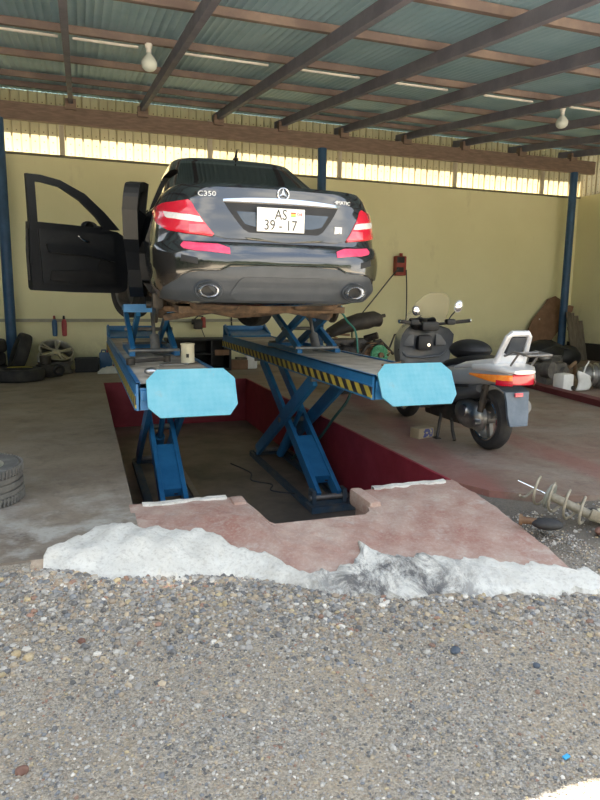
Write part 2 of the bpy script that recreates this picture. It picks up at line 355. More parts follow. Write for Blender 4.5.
# ------------------------------------------------------------------ mesh builder
class MB:
    def __init__(s): s.v = []; s.f = []; s.mi = []; s.cur = 0
    def add(s, vs, fs, T=None):
        o = len(s.v)
        s.v += [tuple(T @ Vector(p)) if T else tuple(p) for p in vs]
        s.f += [tuple(i+o for i in f) for f in fs]; s.mi += [s.cur]*len(fs)
        return s
    def box(s, c, d, rot=None, bev=0.):
        hx, hy, hz = d[0]/2, d[1]/2, d[2]/2
        T = Matrix.Translation(c)
        if rot: T = T @ Euler(rot).to_matrix().to_4x4()
        if bev:
            bm = bmesh.new(); bmesh.ops.create_cube(bm, size=1)
            for v in bm.verts: v.co = Vector((v.co.x*d[0], v.co.y*d[1], v.co.z*d[2]))
            bmesh.ops.bevel(bm, geom=bm.edges[:], offset=bev, segments=2, affect='EDGES', profile=.6)
            bm.verts.index_update()
            r = s.add([v.co[:] for v in bm.verts], [[v.index for v in f.verts] for f in bm.faces], T); bm.free(); return r
        vs = [(x, y, z) for x in (-hx, hx) for y in (-hy, hy) for z in (-hz, hz)]
        return s.add(vs, [(0, 1, 3, 2), (4, 6, 7, 5), (0, 4, 5, 1), (2, 3, 7, 6), (0, 2, 6, 4), (1, 5, 7, 3)], T)
    def bar(s, p0, p1, w, h, up=(0, 0, 1), bev=0.):
        p0, p1 = Vector(p0), Vector(p1); d = (p1-p0); L = d.length; d.normalize()
        u = Vector(up); x = d.cross(u)
        if x.length < 1e-4: u = Vector((0, 1, 0)); x = d.cross(u)
        x.normalize(); u = x.cross(d)
        R = Matrix((x, d, u)).transposed().to_4x4()
        T = Matrix.Translation((p0+p1)/2) @ R
        m = MB(); m.box((0, 0, 0), (w, L, h), bev=bev)
        return s.add(m.v, m.f, T)
    def cyl(s, p0, p1, r0, r1=None, n=20, caps=True):
        if r1 is None: r1 = r0
        p0, p1 = Vector(p0), Vector(p1); d = (p1-p0).normalized()
        a = d.orthogonal().normalized(); b = d.cross(a)
        vs = []
        for p, r in ((p0, r0), (p1, r1)):
            for i in range(n):
                t = 2*pi*i/n; vs.append(p+a*cos(t)*r+b*sin(t)*r)
        fs = [(i, (i+1) % n, n+(i+1) % n, n+i) for i in range(n)]
        if caps: fs += [tuple(range(n-1, -1, -1)), tuple(range(n, 2*n))]
        return s.add(vs, fs)
    def tube(s, pts, r, n=10, closed=False, caps=True, radii=None):
        pts = [Vector(p) for p in pts]; m = len(pts); vs = []; prev = None
        for i, p in enumerate(pts):
            if closed: d = pts[(i+1) % m]-pts[i-1]
            else: d = pts[min(i+1, m-1)]-pts[max(i-1, 0)]
            d.normalize()
            if prev is None: a = d.orthogonal().normalized()
            else:
                a = prev-d*prev.dot(d)
                a = a.normalized() if a.length > 1e-6 else d.orthogonal().normalized()
            prev = a; b = d.cross(a); rr = radii[i] if radii else r
            for k in range(n):
                t = 2*pi*k/n; vs.append(p+a*cos(t)*rr+b*sin(t)*rr)
        fs = []
        for i in range(m if closed else m-1):
            j = (i+1) % m
            for k in range(n): fs.append((i*n+k, i*n+(k+1) % n, j*n+(k+1) % n, j*n+k))
        if not closed and caps: fs += [tuple(range(n-1, -1, -1)), tuple(range((m-1)*n, m*n))]
        return s.add(vs, fs)
    def lathe(s, prof, c=(0, 0, 0), axis='Z', n=32, T=None, cap=True):
        # prof: (radius, height) list
        vs = []; fs = []
        for r, h in prof:
            for k in range(n):
                t = 2*pi*k/n; vs.append((r*cos(t), r*sin(t), h))
        m = len(prof)
        for i in range(m-1):
            for k in range(n): fs.append((i*n+k, i*n+(k+1) % n, (i+1)*n+(k+1) % n, (i+1)*n+k))
        if cap: fs += [tuple(range(n-1, -1, -1)), tuple(range((m-1)*n, m*n))]
        R = {'Z': Matrix.Identity(4), 'X': Matrix.Rotation(pi/2, 4, 'Y'), 'Y': Matrix.Rotation(-pi/2, 4, 'X')}[axis]
        X = Matrix.Translation(c) @ R
        if T: X = T @ X
        return s.add(vs, fs, X)
    def torus(s, c, R, r, axis='Z', n=40, k=12, squash=1., arc=(0, 2*pi)):
        vs = []; fs = []; full = abs(arc[1]-arc[0]-2*pi) < 1e-6; cnt = n if full else n+1
        for i in range(cnt):
            t = arc[0]+(arc[1]-arc[0])*i/n
            for j in range(k):
                q = 2*pi*j/k; rr = R+r*cos(q); vs.append((rr*cos(t), rr*sin(t), r*squash*sin(q)))
        for i in range(n if full else n):
            i2 = (i+1) % cnt
            for j in range(k): fs.append((i*k+j, i2*k+j, i2*k+(j+1) % k, i*k+(j+1) % k))
        Rm = {'Z': Matrix.Identity(4), 'X': Matrix.Rotation(pi/2, 4, 'Y'), 'Y': Matrix.Rotation(-pi/2, 4, 'X')}[axis]
        return s.add(vs, fs, Matrix.Translation(c) @ Rm)
    def prism(s, poly, T, depth):
        # poly in local XY, extruded along local +Z by depth
        n = len(poly)
        vs = [(x, y, 0) for x, y in poly]+[(x, y, depth) for x, y in poly]
        fs = [tuple(range(n-1, -1, -1)), tuple(range(n, 2*n))]+[(i, (i+1) % n, n+(i+1) % n, n+i) for i in range(n)]
        return s.add(vs, fs, T)
    def sphere(s, c, r, n=16, m=10, sc=(1, 1, 1), rot=None):
        vs = []; fs = []
        for i in range(m+1):
            a = pi*i/m
            for k in range(n):
                t = 2*pi*k/n; vs.append((r*sc[0]*sin(a)*cos(t), r*sc[1]*sin(a)*sin(t), r*sc[2]*cos(a)))
        for i in range(m):
            for k in range(n): fs.append((i*n+k, (i+1)*n+k, (i+1)*n+(k+1) % n, i*n+(k+1) % n))
        T = Matrix.Translation(c)
        if rot: T = T @ Euler(rot).to_matrix().to_4x4()
        return s.add(vs, fs, T)
    def grid(s, rows, close_u=False):
        # rows: list of equal-length point rows
        n = len(rows[0]); vs = [p for r in rows for p in r]; fs = []
        for i in range(len(rows)-1):
            for k in range(n if close_u else n-1):
                fs.append((i*n+k, i*n+(k+1) % n, (i+1)*n+(k+1) % n, (i+1)*n+k))
        return s.add(vs, fs)
    def mesh(s, name, mats, smooth=True, angle=35, fixn=True):
        me = bpy.data.meshes.new(name); me.from_pydata([tuple(p) for p in s.v], [], s.f)
        if not isinstance(mats, (list, tuple)): mats = [mats]
        for m in mats: me.materials.append(m)
        if len(mats) > 1: me.polygons.foreach_set('material_index', s.mi)
        if fixn:
            bm = bmesh.new(); bm.from_mesh(me)
            bmesh.ops.remove_doubles(bm, verts=bm.verts, dist=1e-6)
            bmesh.ops.recalc_face_normals(bm, faces=bm.faces); bm.to_mesh(me); bm.free()
        if smooth:
            me.polygons.foreach_set('use_smooth', [True]*len(me.polygons))
            me.set_sharp_from_angle(angle=radians(angle))
        me.update(); return me
    def build(s, name, mats, parent=None, loc=None, rot=None, smooth=True, angle=35, fixn=True):
        o = bpy.data.objects.new(name, s.mesh(name, mats, smooth, angle, fixn)); COL.objects.link(o)
        if parent: o.parent = parent
        if loc: o.location = loc
        if rot: o.rotation_euler = rot
        return o

def tag(o, label=None, cat=None, group=None, kind=None):
    if label: o['label'] = label
    if cat: o['category'] = cat
    if group: o['group'] = group
    if kind: o['kind'] = kind
    return o
def thing(name, label, cat, loc=(0, 0, 0), rot=(0, 0, 0), group=None):
    o = bpy.data.objects.new(name, None); COL.objects.link(o); o.empty_display_size = .1
    o.location = loc; o.rotation_euler = rot
    return tag(o, label, cat, group)
def struct(o): o['kind'] = 'structure'; return o
def copy_tree(o, parent=None):
    c = o.copy(); COL.objects.link(c)
    if parent: c.parent = parent
    for ch in list(o.children): copy_tree(ch, c)
    return c
def text_mesh(name, body, size, mat_, parent, T, extrude=.0015, align='CENTER', sx=1.):
    cu = bpy.data.curves.new(name, 'FONT'); cu.body = body; cu.size = size; cu.extrude = extrude
    cu.align_x = align; cu.align_y = 'CENTER'; cu.resolution_u = 3
    ob = bpy.data.objects.new(name, cu); COL.objects.link(ob)
    dg = bpy.context.evaluated_depsgraph_get()
    me = bpy.data.meshes.new_from_object(ob.evaluated_get(dg)); COL.objects.unlink(ob); bpy.data.objects.remove(ob)
    me.transform(Matrix.Diagonal((sx, 1, 1, 1))); me.transform(T)
    me.materials.clear(); me.materials.append(mat_); me.name = name
    o = bpy.data.objects.new(name, me); COL.objects.link(o); o.parent = parent
    return o
FACE_BACK = Matrix.Rotation(pi/2, 4, 'X')      # text reading left-to-right along +X, facing -Y

# ------------------------------------------------------------------ setting
PIT = dict(x0=.245, x1=2.5, yr=9.9, z=-.70)
WALL_Y = 12.0; RX = 10.95; LX = -5.0
def slab(poly, top=0., depth=.75):
    m = MB(); m.prism(poly, Matrix.Translation((0, 0, top-depth)), depth); return m
fl = MB()
for poly in ([(LX, 3.2), (.245, 3.2), (.245, WALL_Y), (LX, WALL_Y)],
             [(.245, PIT['yr']), (RX, PIT['yr']), (RX, WALL_Y), (.245, WALL_Y)],
             [(2.5, 3.78), (2.62, 3.5), (2.95, 3.28), (3.6, 3.1), (RX, 3.0), (RX, PIT['yr']), (2.5, PIT['yr'])]):
    a = slab(poly); fl.add(a.v, a.f)
struct(fl.build('floor', M['floor'], smooth=False))
pf = MB(); pf.box((1.37, 6.6, PIT['z']-.05), (2.6, 7.0, .1)); struct(pf.build('floor_pit', M['pit_floor'], smooth=False))
def rough_panel(name, p0, p1, z0, z1, nrm, material, seed):
    # pit wall with a slightly broken lower plaster edge
    rd = random.Random(seed); m = MB(); n = 60; rows = [[], [], []]
    p0, p1 = Vector(p0), Vector(p1); nv = Vector(nrm)
    for i in range(n+1):
        p = p0.lerp(p1, i/n); j = rd.uniform(-.012, .012)
        rows[0].append(p+Vector((0, 0, z0))); rows[1].append(p+Vector((0, 0, z1-.004+j*.3))+nv*.012)
        rows[2].append(p+Vector((0, 0, z1))-nv*.01)
    m.grid([[tuple(v+nv*.012) for v in rows[0]], [tuple(v) for v in rows[1]], [tuple(v) for v in rows[2]]])
    return struct(m.build(name, material, smooth=False, fixn=False))
rough_panel('wall_pit_rear', (.245, PIT['yr']-.002, 0), (2.5, PIT['yr']-.002, 0), PIT['z'], .004, (0, -1, 0), M['red_wall'], 1)
rough_panel('wall_pit_right', (2.498, PIT['yr'], 0), (2.498, 3.8, 0), PIT['z'], .004, (-1, 0, 0), M['red_wall'], 2)
rough_panel('wall_pit_left', (.235, 3.95, 0), (.235, PIT['yr'], 0), PIT['z'], -.02, (1, 0, 0), M['red_wall'], 3)


def interp(t, x):
    if x <= t[0][0]: return t[0][1]
    for (a, va), (b, vb) in zip(t, t[1:]):
        if x <= b: return va+(vb-va)*(x-a)/(b-a) if b > a else vb
    return t[-1][1]
# worn red apron in front of the pit, sloping down to the gravel
BACK = [(.22, 3.93), (.93, 3.88), (.95, 3.74), (1.0, 3.36), (1.60, 3.34), (1.66, 3.40), (1.72, 3.76), (2.0, 3.79), (2.52, 3.83)]
C_TOP = [(-.24, 3.2), (-.1, 3.45), (.04, 3.57), (.20, 3.62), (.25, 3.49), (.40, 3.43), (.58, 3.39), (.87, 3.07), (1.0, 2.88), (1.16, 2.79), (1.40, 2.93), (1.46, 2.87), (1.82, 2.74), (2.1, 2.62), (2.31, 2.5), (2.44, 2.45)]
C_BOT = [(-.24, 3.1), (-.1, 3.04), (.02, 2.98), (.31, 3.02), (.62, 3.0), (.78, 2.97), (.98, 2.76), (1.42, 2.53), (1.91, 2.38), (2.44, 2.26)]
def apron_z(x, y):
    f = interp(C_BOT, x); t = max(0, min(1, (3.6-y)/max(.3, 3.6-f))); z = -.13*t*t-.01*t
    b_ = max(0, min(1, (x-.245)/.45)); b_ = b_*b_*(3-2*b_)
    return b_*z+(1-b_)*(-.001-max(0, 3.22-y)*.38)
rd = random.Random(5)
def wob(x, y, s=1.):
    return .006*s*(sin(x*17+y*9)+sin(x*31-y*23+1)+.7*sin(x*53+y*47))
m = MB(); rows = []; nx = 90; ny = 34
xs = [.22+(2.40-.22)*i/nx for i in range(nx+1)]
for x in xs:
    yb = interp(BACK, x); yf = interp(C_BOT, x)+.12; r = []
    r.append((x, yb, -.7))
    for k in range(ny+1):
        y = yb+(yf-yb)*k/ny
        xx = x+ (.12*max(0, (y-2.5)/1.3) if x > 2.2 else 0)*(x-2.2)/.2
        z = apron_z(x, y)+(wob(x, y, .5) if k else .0)
        r.append((xx, y, z))
    r.append((r[-1][0], yf-.02, -.4)); rows.append(r)
m.grid(rows)
last = rows[-1]; m.grid([[(p[0]+.015, p[1], p[2]-.02) for p in last[1:-1]], [(p[0]+.02, p[1], -.5) for p in last[1:-1]]])
m.grid([last[1:-1], [(p[0]+.015, p[1], p[2]-.02) for p in last[1:-1]]])
struct(m.build('floor_apron', M['apron'], fixn=False))
# broken low kerb stubs either side of the notch
m = MB(); m.box((1.715, 3.60, -.03), (.09, .34, .12), bev=.03)
struct(m.build('trim_1', M['apron']))
m = MB(); m.box((.90, 3.80, -.01), (.09, .14, .05), bev=.02); struct(m.build('trim_2', M['apron']))
m = MB(); rd = random.Random(8)
for x0_, x1_, y_ in ((.30, .84, 3.895), (1.86, 2.44, 3.795)):
    n_ = 14; rows = [[], [], [], []]
    for i in range(n_+1):
        x = x0_+(x1_-x0_)*i/n_; w_ = .035+rd.uniform(-.012, .014)
        rows[0].append((x, y_+.012, -.03)); rows[1].append((x, y_+.012, .012+rd.uniform(-.004, .004))); rows[2].append((x, y_-w_, .010)); rows[3].append((x, y_-w_-.01, -.03))
    m.grid(rows)
struct(m.build('trim_61', M['cement'], fixn=False))
# white cement smear
def ground_z(x, y):
    z = -.145
    t = max(0, min(1, (.75-x)/.8))*max(0, min(1, (y-2.3)/.75)); z += .135*t
    return z
m = MB(); rows = []
n = 150
for i in range(n+1):
    x = -.24+(2.46+.24)*i/n
    yt = interp(C_TOP, x)+.02*sin(x*23)+.014*sin(x*57+1)+.008*sin(x*131)
    if 1.36 < x < 1.44: yt += .10*(1-abs(x-1.40)/.04)
    yb = interp(C_BOT, x)+.025*sin(x*19+2)+.012*sin(x*61)+.008*sin(x*143)
    r = []
    for k in range(17):
        t = k/16; y = yt+(yb-yt)*t
        e = min(1., 5*t+.0, 4*(1-t)+.05)
        base = apron_z(x, y)
        z = base+.004+.016*e+.012*e*(sin(x*13+y*11)+sin(x*29-y*17))*.5+wob(x, y, .6)*e
        z += .010
        if k == 0: z = base-.02
        r.append((x, y, z))
    r.append((x, yb-.03, ground_z(x, yb)-.03))
    rows.append(r)
m.grid(rows)
struct(m.build('trim_3', M['cement'], fixn=False))

# gravel terrain
def ground_z(x, y):
    z = -.145
    t = max(0, min(1, (x-2.30)/.25))*max(0, min(1, (y-2.2)/.5)); z += .10*t
    t = max(0, min(1, (.75-x)/.8))*max(0, min(1, (y-2.3)/.75)); z += .135*t
    z += (1-.85*t)*(.012*sin(x*2.3+y*1.7)+.008*sin(x*5.1-y*3.3)+.005*sin(x*11+y*9))
    return z
m = MB(); gx = [-30, -12, -6, -3]+[-1.5+.06*i for i in range(101)]+[6, 9, 14, 30]
gy = [-40, -15, -6, -2, 0]+[.8+.06*i for i in range(46)]+[4.0]
m.grid([[(x, y, ground_z(x, y)) for x in gx] for y in gy])
m.f = [q for q in m.f if not any(-.3 < m.v[i][0] < 2.36 and m.v[i][1] > 2.95 for i in q)]; m.mi = [0]*len(m.f)
g = m.build('ground_gravel', M['gravel'], fixn=False); struct(g)

# loose pebbles: nobody could count them
ico = bmesh.new(); bmesh.ops.create_icosphere(ico, subdivisions=1, radius=1)
IV = [v.co.copy() for v in ico.verts]; ico.verts.index_update(); IF = [[v.index for v in f.verts] for f in ico.faces]; ico.free()
PAL = [((.24, .22, .19), 7), ((.34, .31, .27), 7), ((.46, .42, .36), 5), ((.11, .105, .10), 4), ((.44, .34, .22), 4), ((.34, .26, .18), 5), ((.66, .60, .51), 2), ((.28, .15, .095), 1), ((.48, .37, .20), 1), ((.20, .205, .21), 3)]
pals = [c for c, w in PAL for _ in range(w)]
def pebbles(name, count, region, rfun, label, seed):
    rd = random.Random(seed); V = []; F = []; Cc = []
    for _ in range(count):
        while True:
            x, y = region(rd)
            if y < interp(C_BOT, x)-.01 or x > 2.46 or x < -.26: break
        r = rfun(rd, x, y); z = ground_z(x, y)+r*.15
        R = Euler((rd.uniform(0, 6.3), rd.uniform(0, 6.3), rd.uniform(0, 6.3))).to_matrix()
        sc = (rd.uniform(.7, 1.2), rd.uniform(.6, 1.1), rd.uniform(.45, .8)); o = len(V)
        Rz = Matrix.Rotation(rd.uniform(0, 6.3), 3, 'Z') @ Matrix.Rotation(rd.gauss(0, .3), 3, 'X')
        c = rd.choice(pals); j = rd.uniform(.75, 1.2); c = (c[0]*j, c[1]*j, c[2]*j, 1)
        for v in IV:
            q = R @ v; q = Vector((q.x*sc[0], q.y*sc[1], q.z*sc[2]))*r*rd.uniform(.85, 1.12); q = Rz @ q
            V.append((x+q.x, y+q.y, z+q.z)); Cc += c
        F += [(a+o, b+o, d+o) for a, b, d in IF]
    me = bpy.data.meshes.new(name); me.from_pydata(V, [], F); me.materials.append(M['pebbles'])
    at = me.color_attributes.new('Col', 'FLOAT_COLOR', 'POINT'); at.data.foreach_set('color', Cc)
    o = bpy.data.objects.new(name, me); COL.objects.link(o); tag(o, label, 'gravel', kind='stuff'); return o
def reg_all(rd):
    while True:
        x, y = rd.uniform(-.9, 2.7), 1.05+(3.15-1.05)*rd.random()
        if -.12-.11*y < x < y+.28 or rd.random() < .2: return x, y
def r_all(rd, x, y): return .003+.0058*rd.random()**2
def reg_edge(rd):
    x = rd.uniform(-.7, 2.35) if rd.random() < .6 else rd.uniform(-.6, 1.1); return x, interp(C_BOT, x)-abs(rd.gauss(0, .26 if x > 1.1 else .36))
def r_edge(rd, x, y): return .0055+.0155*rd.random()**2.2
pebbles('gravel', 25000, reg_all, r_all, 'fine mixed grey and tan gravel spread over the ground in front', 11)
pebbles('pebbles', 4600, reg_edge, r_edge, 'larger rounded mixed pebbles heaped below the white cement edge', 12)
def reg_soil(rd): return rd.uniform(2.42, 3.9), rd.uniform(2.2, 3.2)
pebbles('soil_rubble', 900, reg_soil, lambda rd, x, y: .004+.012*rd.random()**3, 'dark dirt and stone crumbs beside the right edge of the red ramp', 13)

# unseen hedge screen added behind the viewer to darken the bumper reflection
m = MB(); rows = []
rd = random.Random(21); prof = [(x, 4.6+1.1*sin(x*.43)+.7*sin(x*1.13+1)+.5*sin(x*2.7)) for x in [-32+.8*i for i in range(86)]]
for t, dy in ((0, 0), (.3, .35), (.55, .15), (.8, .45), (1, 0), (.98, -.8), (0, -1.2)):
    rows.append([(x, -20+dy+.25*sin(x*1.9+t*9), -.2+(h+.2)*t) for x, h in prof])
m.grid(rows); struct(m.build('unseen_screen_yard', mat('unseen_screen_green', (.018, .028, .012), .85, 0, (.05, .07, .03), nscale=2.5, bmp=.6, bscale=8), smooth=False, fixn=False))
m = MB(); rows = []  # unseen screen added at left to darken reflections in the car's corner
prof = [(y, 4.2+.9*sin(y*.47)+.6*sin(y*1.2+2)+.4*sin(y*2.6)) for y in [-21+.8*i for i in range(31)]]
for t, dx in ((0, 0), (.3, .35), (.55, .15), (.8, .45), (1, 0), (.98, -.8), (0, -1.2)):
    rows.append([(-9+dx+.25*sin(y*1.9+t*9), y, -.2+(h+.2)*t) for y, h in prof])
m.grid(rows); struct(m.build('unseen_screen_left', bpy.data.materials['unseen_screen_green'], smooth=False, fixn=False))
# unseen screen added behind the back wall to block sky from the sheets
m = MB(); rows = []
prof = [(x, 7.0+.8*sin(x*.5)+.5*sin(x*1.3+1)+.4*sin(x*2.9)) for x in [-16+.8*i for i in range(56)]]
for t, dy in ((0, 0), (.3, -.35), (.55, -.15), (.8, -.45), (1, 0), (.98, .8), (0, 1.2)):
    rows.append([(x, 16.2+dy+.25*sin(x*1.9+t*9), -.2+(h+.2)*t) for x, h in prof])
m.grid(rows); struct(m.build('unseen_screen_back', bpy.data.materials['unseen_screen_green'], smooth=False, fixn=False))
# walls
m = MB(); m.box(((LX+RX)/2, WALL_Y+.1, 1.55), (RX-LX+.4, .2, 4.3)); struct(m.build('wall_back', M['yellow_wall'], smooth=False))
m = MB(); m.box((RX+.1, 7.5, 1.55), (.2, 9.2, 4.3)); struct(m.build('wall_right', M['yellow_wall'], smooth=False))
m = MB(); m.box((LX-.1, 7.5, 1.55), (.2, 9.2, 4.3)); struct(m.build('wall_left', mat('darkened_unseen_wall', (.10, .09, .075), .85, 0, (.16, .145, .12), nscale=3), smooth=False))  # unseen left wall, made dark so the car corner reflects less
m = MB(); m.box((-.8, WALL_Y-.012, .885), (8.4, .03, .05)); m.box((-.8, WALL_Y-.03, .862), (8.4, .06, .012))
struct(m.build('trim_4', mat('pale_rail', (.34, .32, .24), .6, 0, (.42, .40, .32)), smooth=False))
m = MB(); m.box((RX-.008, 9.5, .19), (.02, 5, .38)); struct(m.build('baseboard_right', mat('dark_skirting', (.035, .03, .026), .7), smooth=False))
# cream ribbed sheets above the wall
def roof_z(y): return 4.62-.13*(11.7-y)
def ribbed(p0, p1, z0, z1, nrm, material, name, step=.285):
    zf_ = z1 if callable(z1) else (lambda p: z1)
    p0, p1 = Vector(p0), Vector(p1); L = (p1-p0).length; d = (p1-p0).normalized(); nv = Vector(nrm); pr = []
    s = 0
    while s < L:
        for off, h in ((0, 0), (.125, 0), (.13, .012), (.14, .012), (.145, 0), (.257, 0), (.262, .03), (.28, .03)):
            if s+off <= L: pr.append(p0+d*(s+off)+nv*h)
        s += step
    m = MB(); m.grid([[(p.x, p.y, z0) for p in pr], [(p.x, p.y, zf_(p)) for p in pr]])
    return struct(m.build(name, material, smooth=False, fixn=False))
ribbed((LX, WALL_Y+.05, 0), (RX+.15, WALL_Y+.05, 0), 3.66, 4.72, (0, -1, 0), M['strip'], 'wall_back_upper')
ribbed((RX+.05, WALL_Y+.12, 0), (RX+.05, 3.2, 0), 3.66, lambda p: roof_z(p.y)+.04, (-1, 0, 0), M['strip'], 'wall_right_upper')
m = MB(); m.box((3, WALL_Y-.02, 3.69), (RX-LX, .05, .035)); struct(m.build('trim_5', mat('grey_ledge', (.16, .15, .10), .7), smooth=False))
# roof
def roof_z(y): return 4.62-.13*(11.7-y)
m = MB(); px = []; x = LX-.3
while x < RX+.6:
    px += [(x, 0), (x+.02, .012), (x+.04, .018), (x+.06, .012)]; x += .08
m.grid([[(a, y, roof_z(y)+.055+h) for a, h in px] for y in (3.1, 5, 7, 9, 11, 12.40)])
struct(m.build('ceiling', M['zinc'], fixn=False, angle=60))
k = 1
RAF = [-3.9, -2.6, -1.32, -.06, 1.10, 2.42, 3.62, 4.85, 6.2, 7.55, 8.95, 10.3]
ti = 6
for x in RAF:
    m = MB(); y0, y1 = 3.15, 12.0
    m.bar((x, y0, roof_z(y0)-.09), (x, y1, roof_z(y1)-.09), .07, .125)
    struct(m.build('trim_%d' % ti, M['wood_rafter'], smooth=False)); ti += 1
    m = MB(); m.box((x+.0, 11.58, 4.44), (.17, .12, .17)); struct(m.build('trim_%d' % ti, M['wood'], smooth=False)); ti += 1
for y in (3.4, 4.9, 6.12, 7.52, 8.98, 10.38, 11.2):
    m = MB(); m.box(((LX+RX)/2, y, roof_z(y)+.015), (RX-LX, .075, .075), rot=(.13, 0, 0)); struct(m.build('trim_%d' % ti, M['wood_pale'], smooth=False)); ti += 1
m = MB(); m.box(((LX+RX)/2, 11.62, 4.27), (RX-LX, .09, .27)); struct(m.build('trim_%d' % ti, M['wood'], smooth=False)); ti += 1
m = MB()
for x in (-.23, 2.34, 4.94, 7.6, 9.87): m.box((x, WALL_Y-.01, 4.1), (.085, .05, .86))
struct(m.build('trim_%d' % ti, mat('grey_stud', (.46, .42, .33), .7), smooth=False)); ti += 1
m = MB(); m.box((2.9, 12.28, 4.62), (RX-LX, .06, .12)); struct(m.build('trim_%d' % ti, M['wood_rafter'], smooth=False)); ti += 1
# white conduit under the purlin, in lengths between the rafters
m = MB()
for a, b in ((-.85, -.14), (.01, .70), (1.20, 2.21), (2.56, 3.4), (3.83, 4.68), (5.25, 6.05), (6.70, 7.3)):
    m.bar((a, 7.66, roof_z(7.66)-.035), (b, 7.66, roof_z(7.66)-.035), .028, .020)
struct(m.build('trim_%d' % ti, M['white'], smooth=False)); ti += 1

# blue steel columns
for (x, lab) in ((-1.18, 'blue round steel column beside the tyre pile at the left edge'),
                 (4.42, 'blue round steel column rising behind the roof of the black car'),
                 (10.4, 'blue round steel column in the right corner beside the leaning brown board')):
    t = thing('steel_column', lab, 'column', (x, 11.6, 0), group=None)
    m = MB(); m.cyl((0, 0, 0.012), (0, 0, 4.14), .085, n=24); m.build('post', M['columnblue'], t)
    m = MB(); m.box((0, 0, .006), (.28, .28, .012)); m.build('base_plate', M['columnblue'], t)

# bulbs
def bulb(x, y, lab):
    zt = roof_z(y)-.02
    t = thing('light_bulb', lab, 'lamp', (x, y, zt), group='bare bulbs under the roof')
    m = MB(); m.cyl((0, 0, 0), (0, 0, -.04), .045, .035, 20); m.cyl((0, 0, -.04), (0, 0, -.09), .028, n=16); m.build('lamp_holder', M['white'], t)
    m = MB(); m.lathe([(.024, -.09), (.035, -.11), (.065, -.145), (.085, -.185), (.088, -.21), (.078, -.245), (.05, -.27), (.012, -.28)], n=24); m.build('bulb_glass', M['bulb'], t)
bulb(.80, 7.52, 'unlit bare bulb hanging from the roof above the left side of the car')
bulb(6.74, 7.85, 'unlit bare bulb hanging from the roof over the scooter at right')

# ------------------------------------------------------------------ the car
def tabv(t, z):
    if z <= t[0][0]: return t[0][1]
    for (a, va), (b, vb) in zip(t, t[1:]):
        if z <= b:
            u = (z-a)/(b-a); u = u*u*(3-2*u)*.5+u*.5
            return va+(vb-va)*u
    return t[-1][1]
HW = [(.20, .70), (.27, .80), (.36, .86), (.5, .885), (.62, .885), (.75, .872), (.88, .848), (.96, .825), (1.03, .79), (1.075, .75)]
YO = [(.20, .50), (.235, .25), (.265, .10), (.30, .05), (.36, .025), (.45, .0), (.555, .0), (.60, .012), (.64, .034), (.68, .058), (.72, .064), (.85, .082), (.95, .097), (1.02, .108), (1.05, .114), (1.075, .132)]
NL, NN = .62, 2.9
def belt(y):
    return interp([(-1, 1.075), (.35, 1.07), (1.0, .985), (3.0, .955), (3.4, .93), (4.3, .78), (5, .70)], y)
def squash_z(z, y):
    return z if z < .6 else .6+(z-.6)*(belt(y)-.6)/.475
def rear_pt(a, z):
    # a: -pi/2..pi/2 round the tail, z height
    hw = tabv(HW, z); s, c = sin(a), cos(a)
    u = math.copysign(abs(s)**(2/NN), s); w = max(0, c)**(2/NN)
    y = tabv(YO, z)+NL*(1-w)
    return Vector((hw*u, y, squash_z(z, y)))
def a_of(x, z):
    u = max(-1, min(1, x/tabv(HW, z))); return math.copysign(asin(min(1, abs(u)**(NN/2))), u)
def body_loop(z):
    hw = tabv(HW, z); L = []
    for i in range(61): L.append(rear_pt(-pi/2+pi*i/60, z))
    yf = interp([(.2, 4.38), (.3, 4.52), (.5, 4.58), (.7, 4.54), (1.075, 4.30)], z); lf = .8; y0 = tabv(YO, z)+NL; y1 = yf-lf
    for i in range(1, 24):
        y = y0+(y1-y0)*i/24; L.append(Vector((hw, y, squash_z(z, y))))
    for i in range(41):
        a = pi/2-pi*i/40; s, c = sin(a), cos(a); u = math.copysign(abs(s)**(2/2.6), s); w = max(0, c)**(2/2.6)
        y = y1+lf*w; L.append(Vector((hw*u, y, squash_z(z, y))))
    for i in range(1, 24):
        y = y1+(y0-y1)*i/24; L.append(Vector((-hw, y, squash_z(z, y))))
    return L
def green_params(h):
    e = h**1.12
    hw = .735+(.545-.735)*e; yr = .60+(1.50-.60)*h**.95; yf = 3.40+(2.25-3.40)*h
    return hw, yr, yf
def green_z(h, y):
    b = belt(y)+.004
    top = 1.405
    return b+(top-b)*h
def green_rear(a, h):
    hw, yr, yf = green_params(h); n = 3.4; L = .55
    s, c = sin(a), cos(a); u = math.copysign(abs(s)**(2/n), s); w = max(0, c)**(2/n)
    y = yr+L*(1-w)*(.55+.45*(1-h)); return Vector((hw*u, y, green_z(h, y)))
def green_loop(h):
    hw, yr, yf = green_params(h); L = [green_rear(-pi/2+pi*i/60, h) for i in range(61)]
    y0 = L[-1].y; lf = .5; y1 = yf-lf
    for i in range(1, 24):
        y = y0+(y1-y0)*i/24; L.append(Vector((hw, y, green_z(h, y))))
    for i in range(41):
        a = pi/2-pi*i/40; s, c = sin(a), cos(a); u = math.copysign(abs(s)**(2/3.2), s); w = max(0, c)**(2/3.2)
        y = y1+lf*w; L.append(Vector((hw*u, y, green_z(h, y))))
    for i in range(1, 24):
        y = y1+(y0-y1)*i/24; L.append(Vector((-hw, y, green_z(h, y))))
    return L
CAR = thing('car', 'black sedan raised on the blue lift with its left front door wide open', 'car', (1.35, 4.25, 1.0), (radians(3.5), 0, 0))
loops = [body_loop(z) for z in (.20, .235, .27, .31, .36, .43, .5, .56, .60, .64, .69, .75, .81, .87, .92, .96, 1.0, 1.03, 1.055, 1.075)]
g0 = green_loop(0); top = loops[-1]
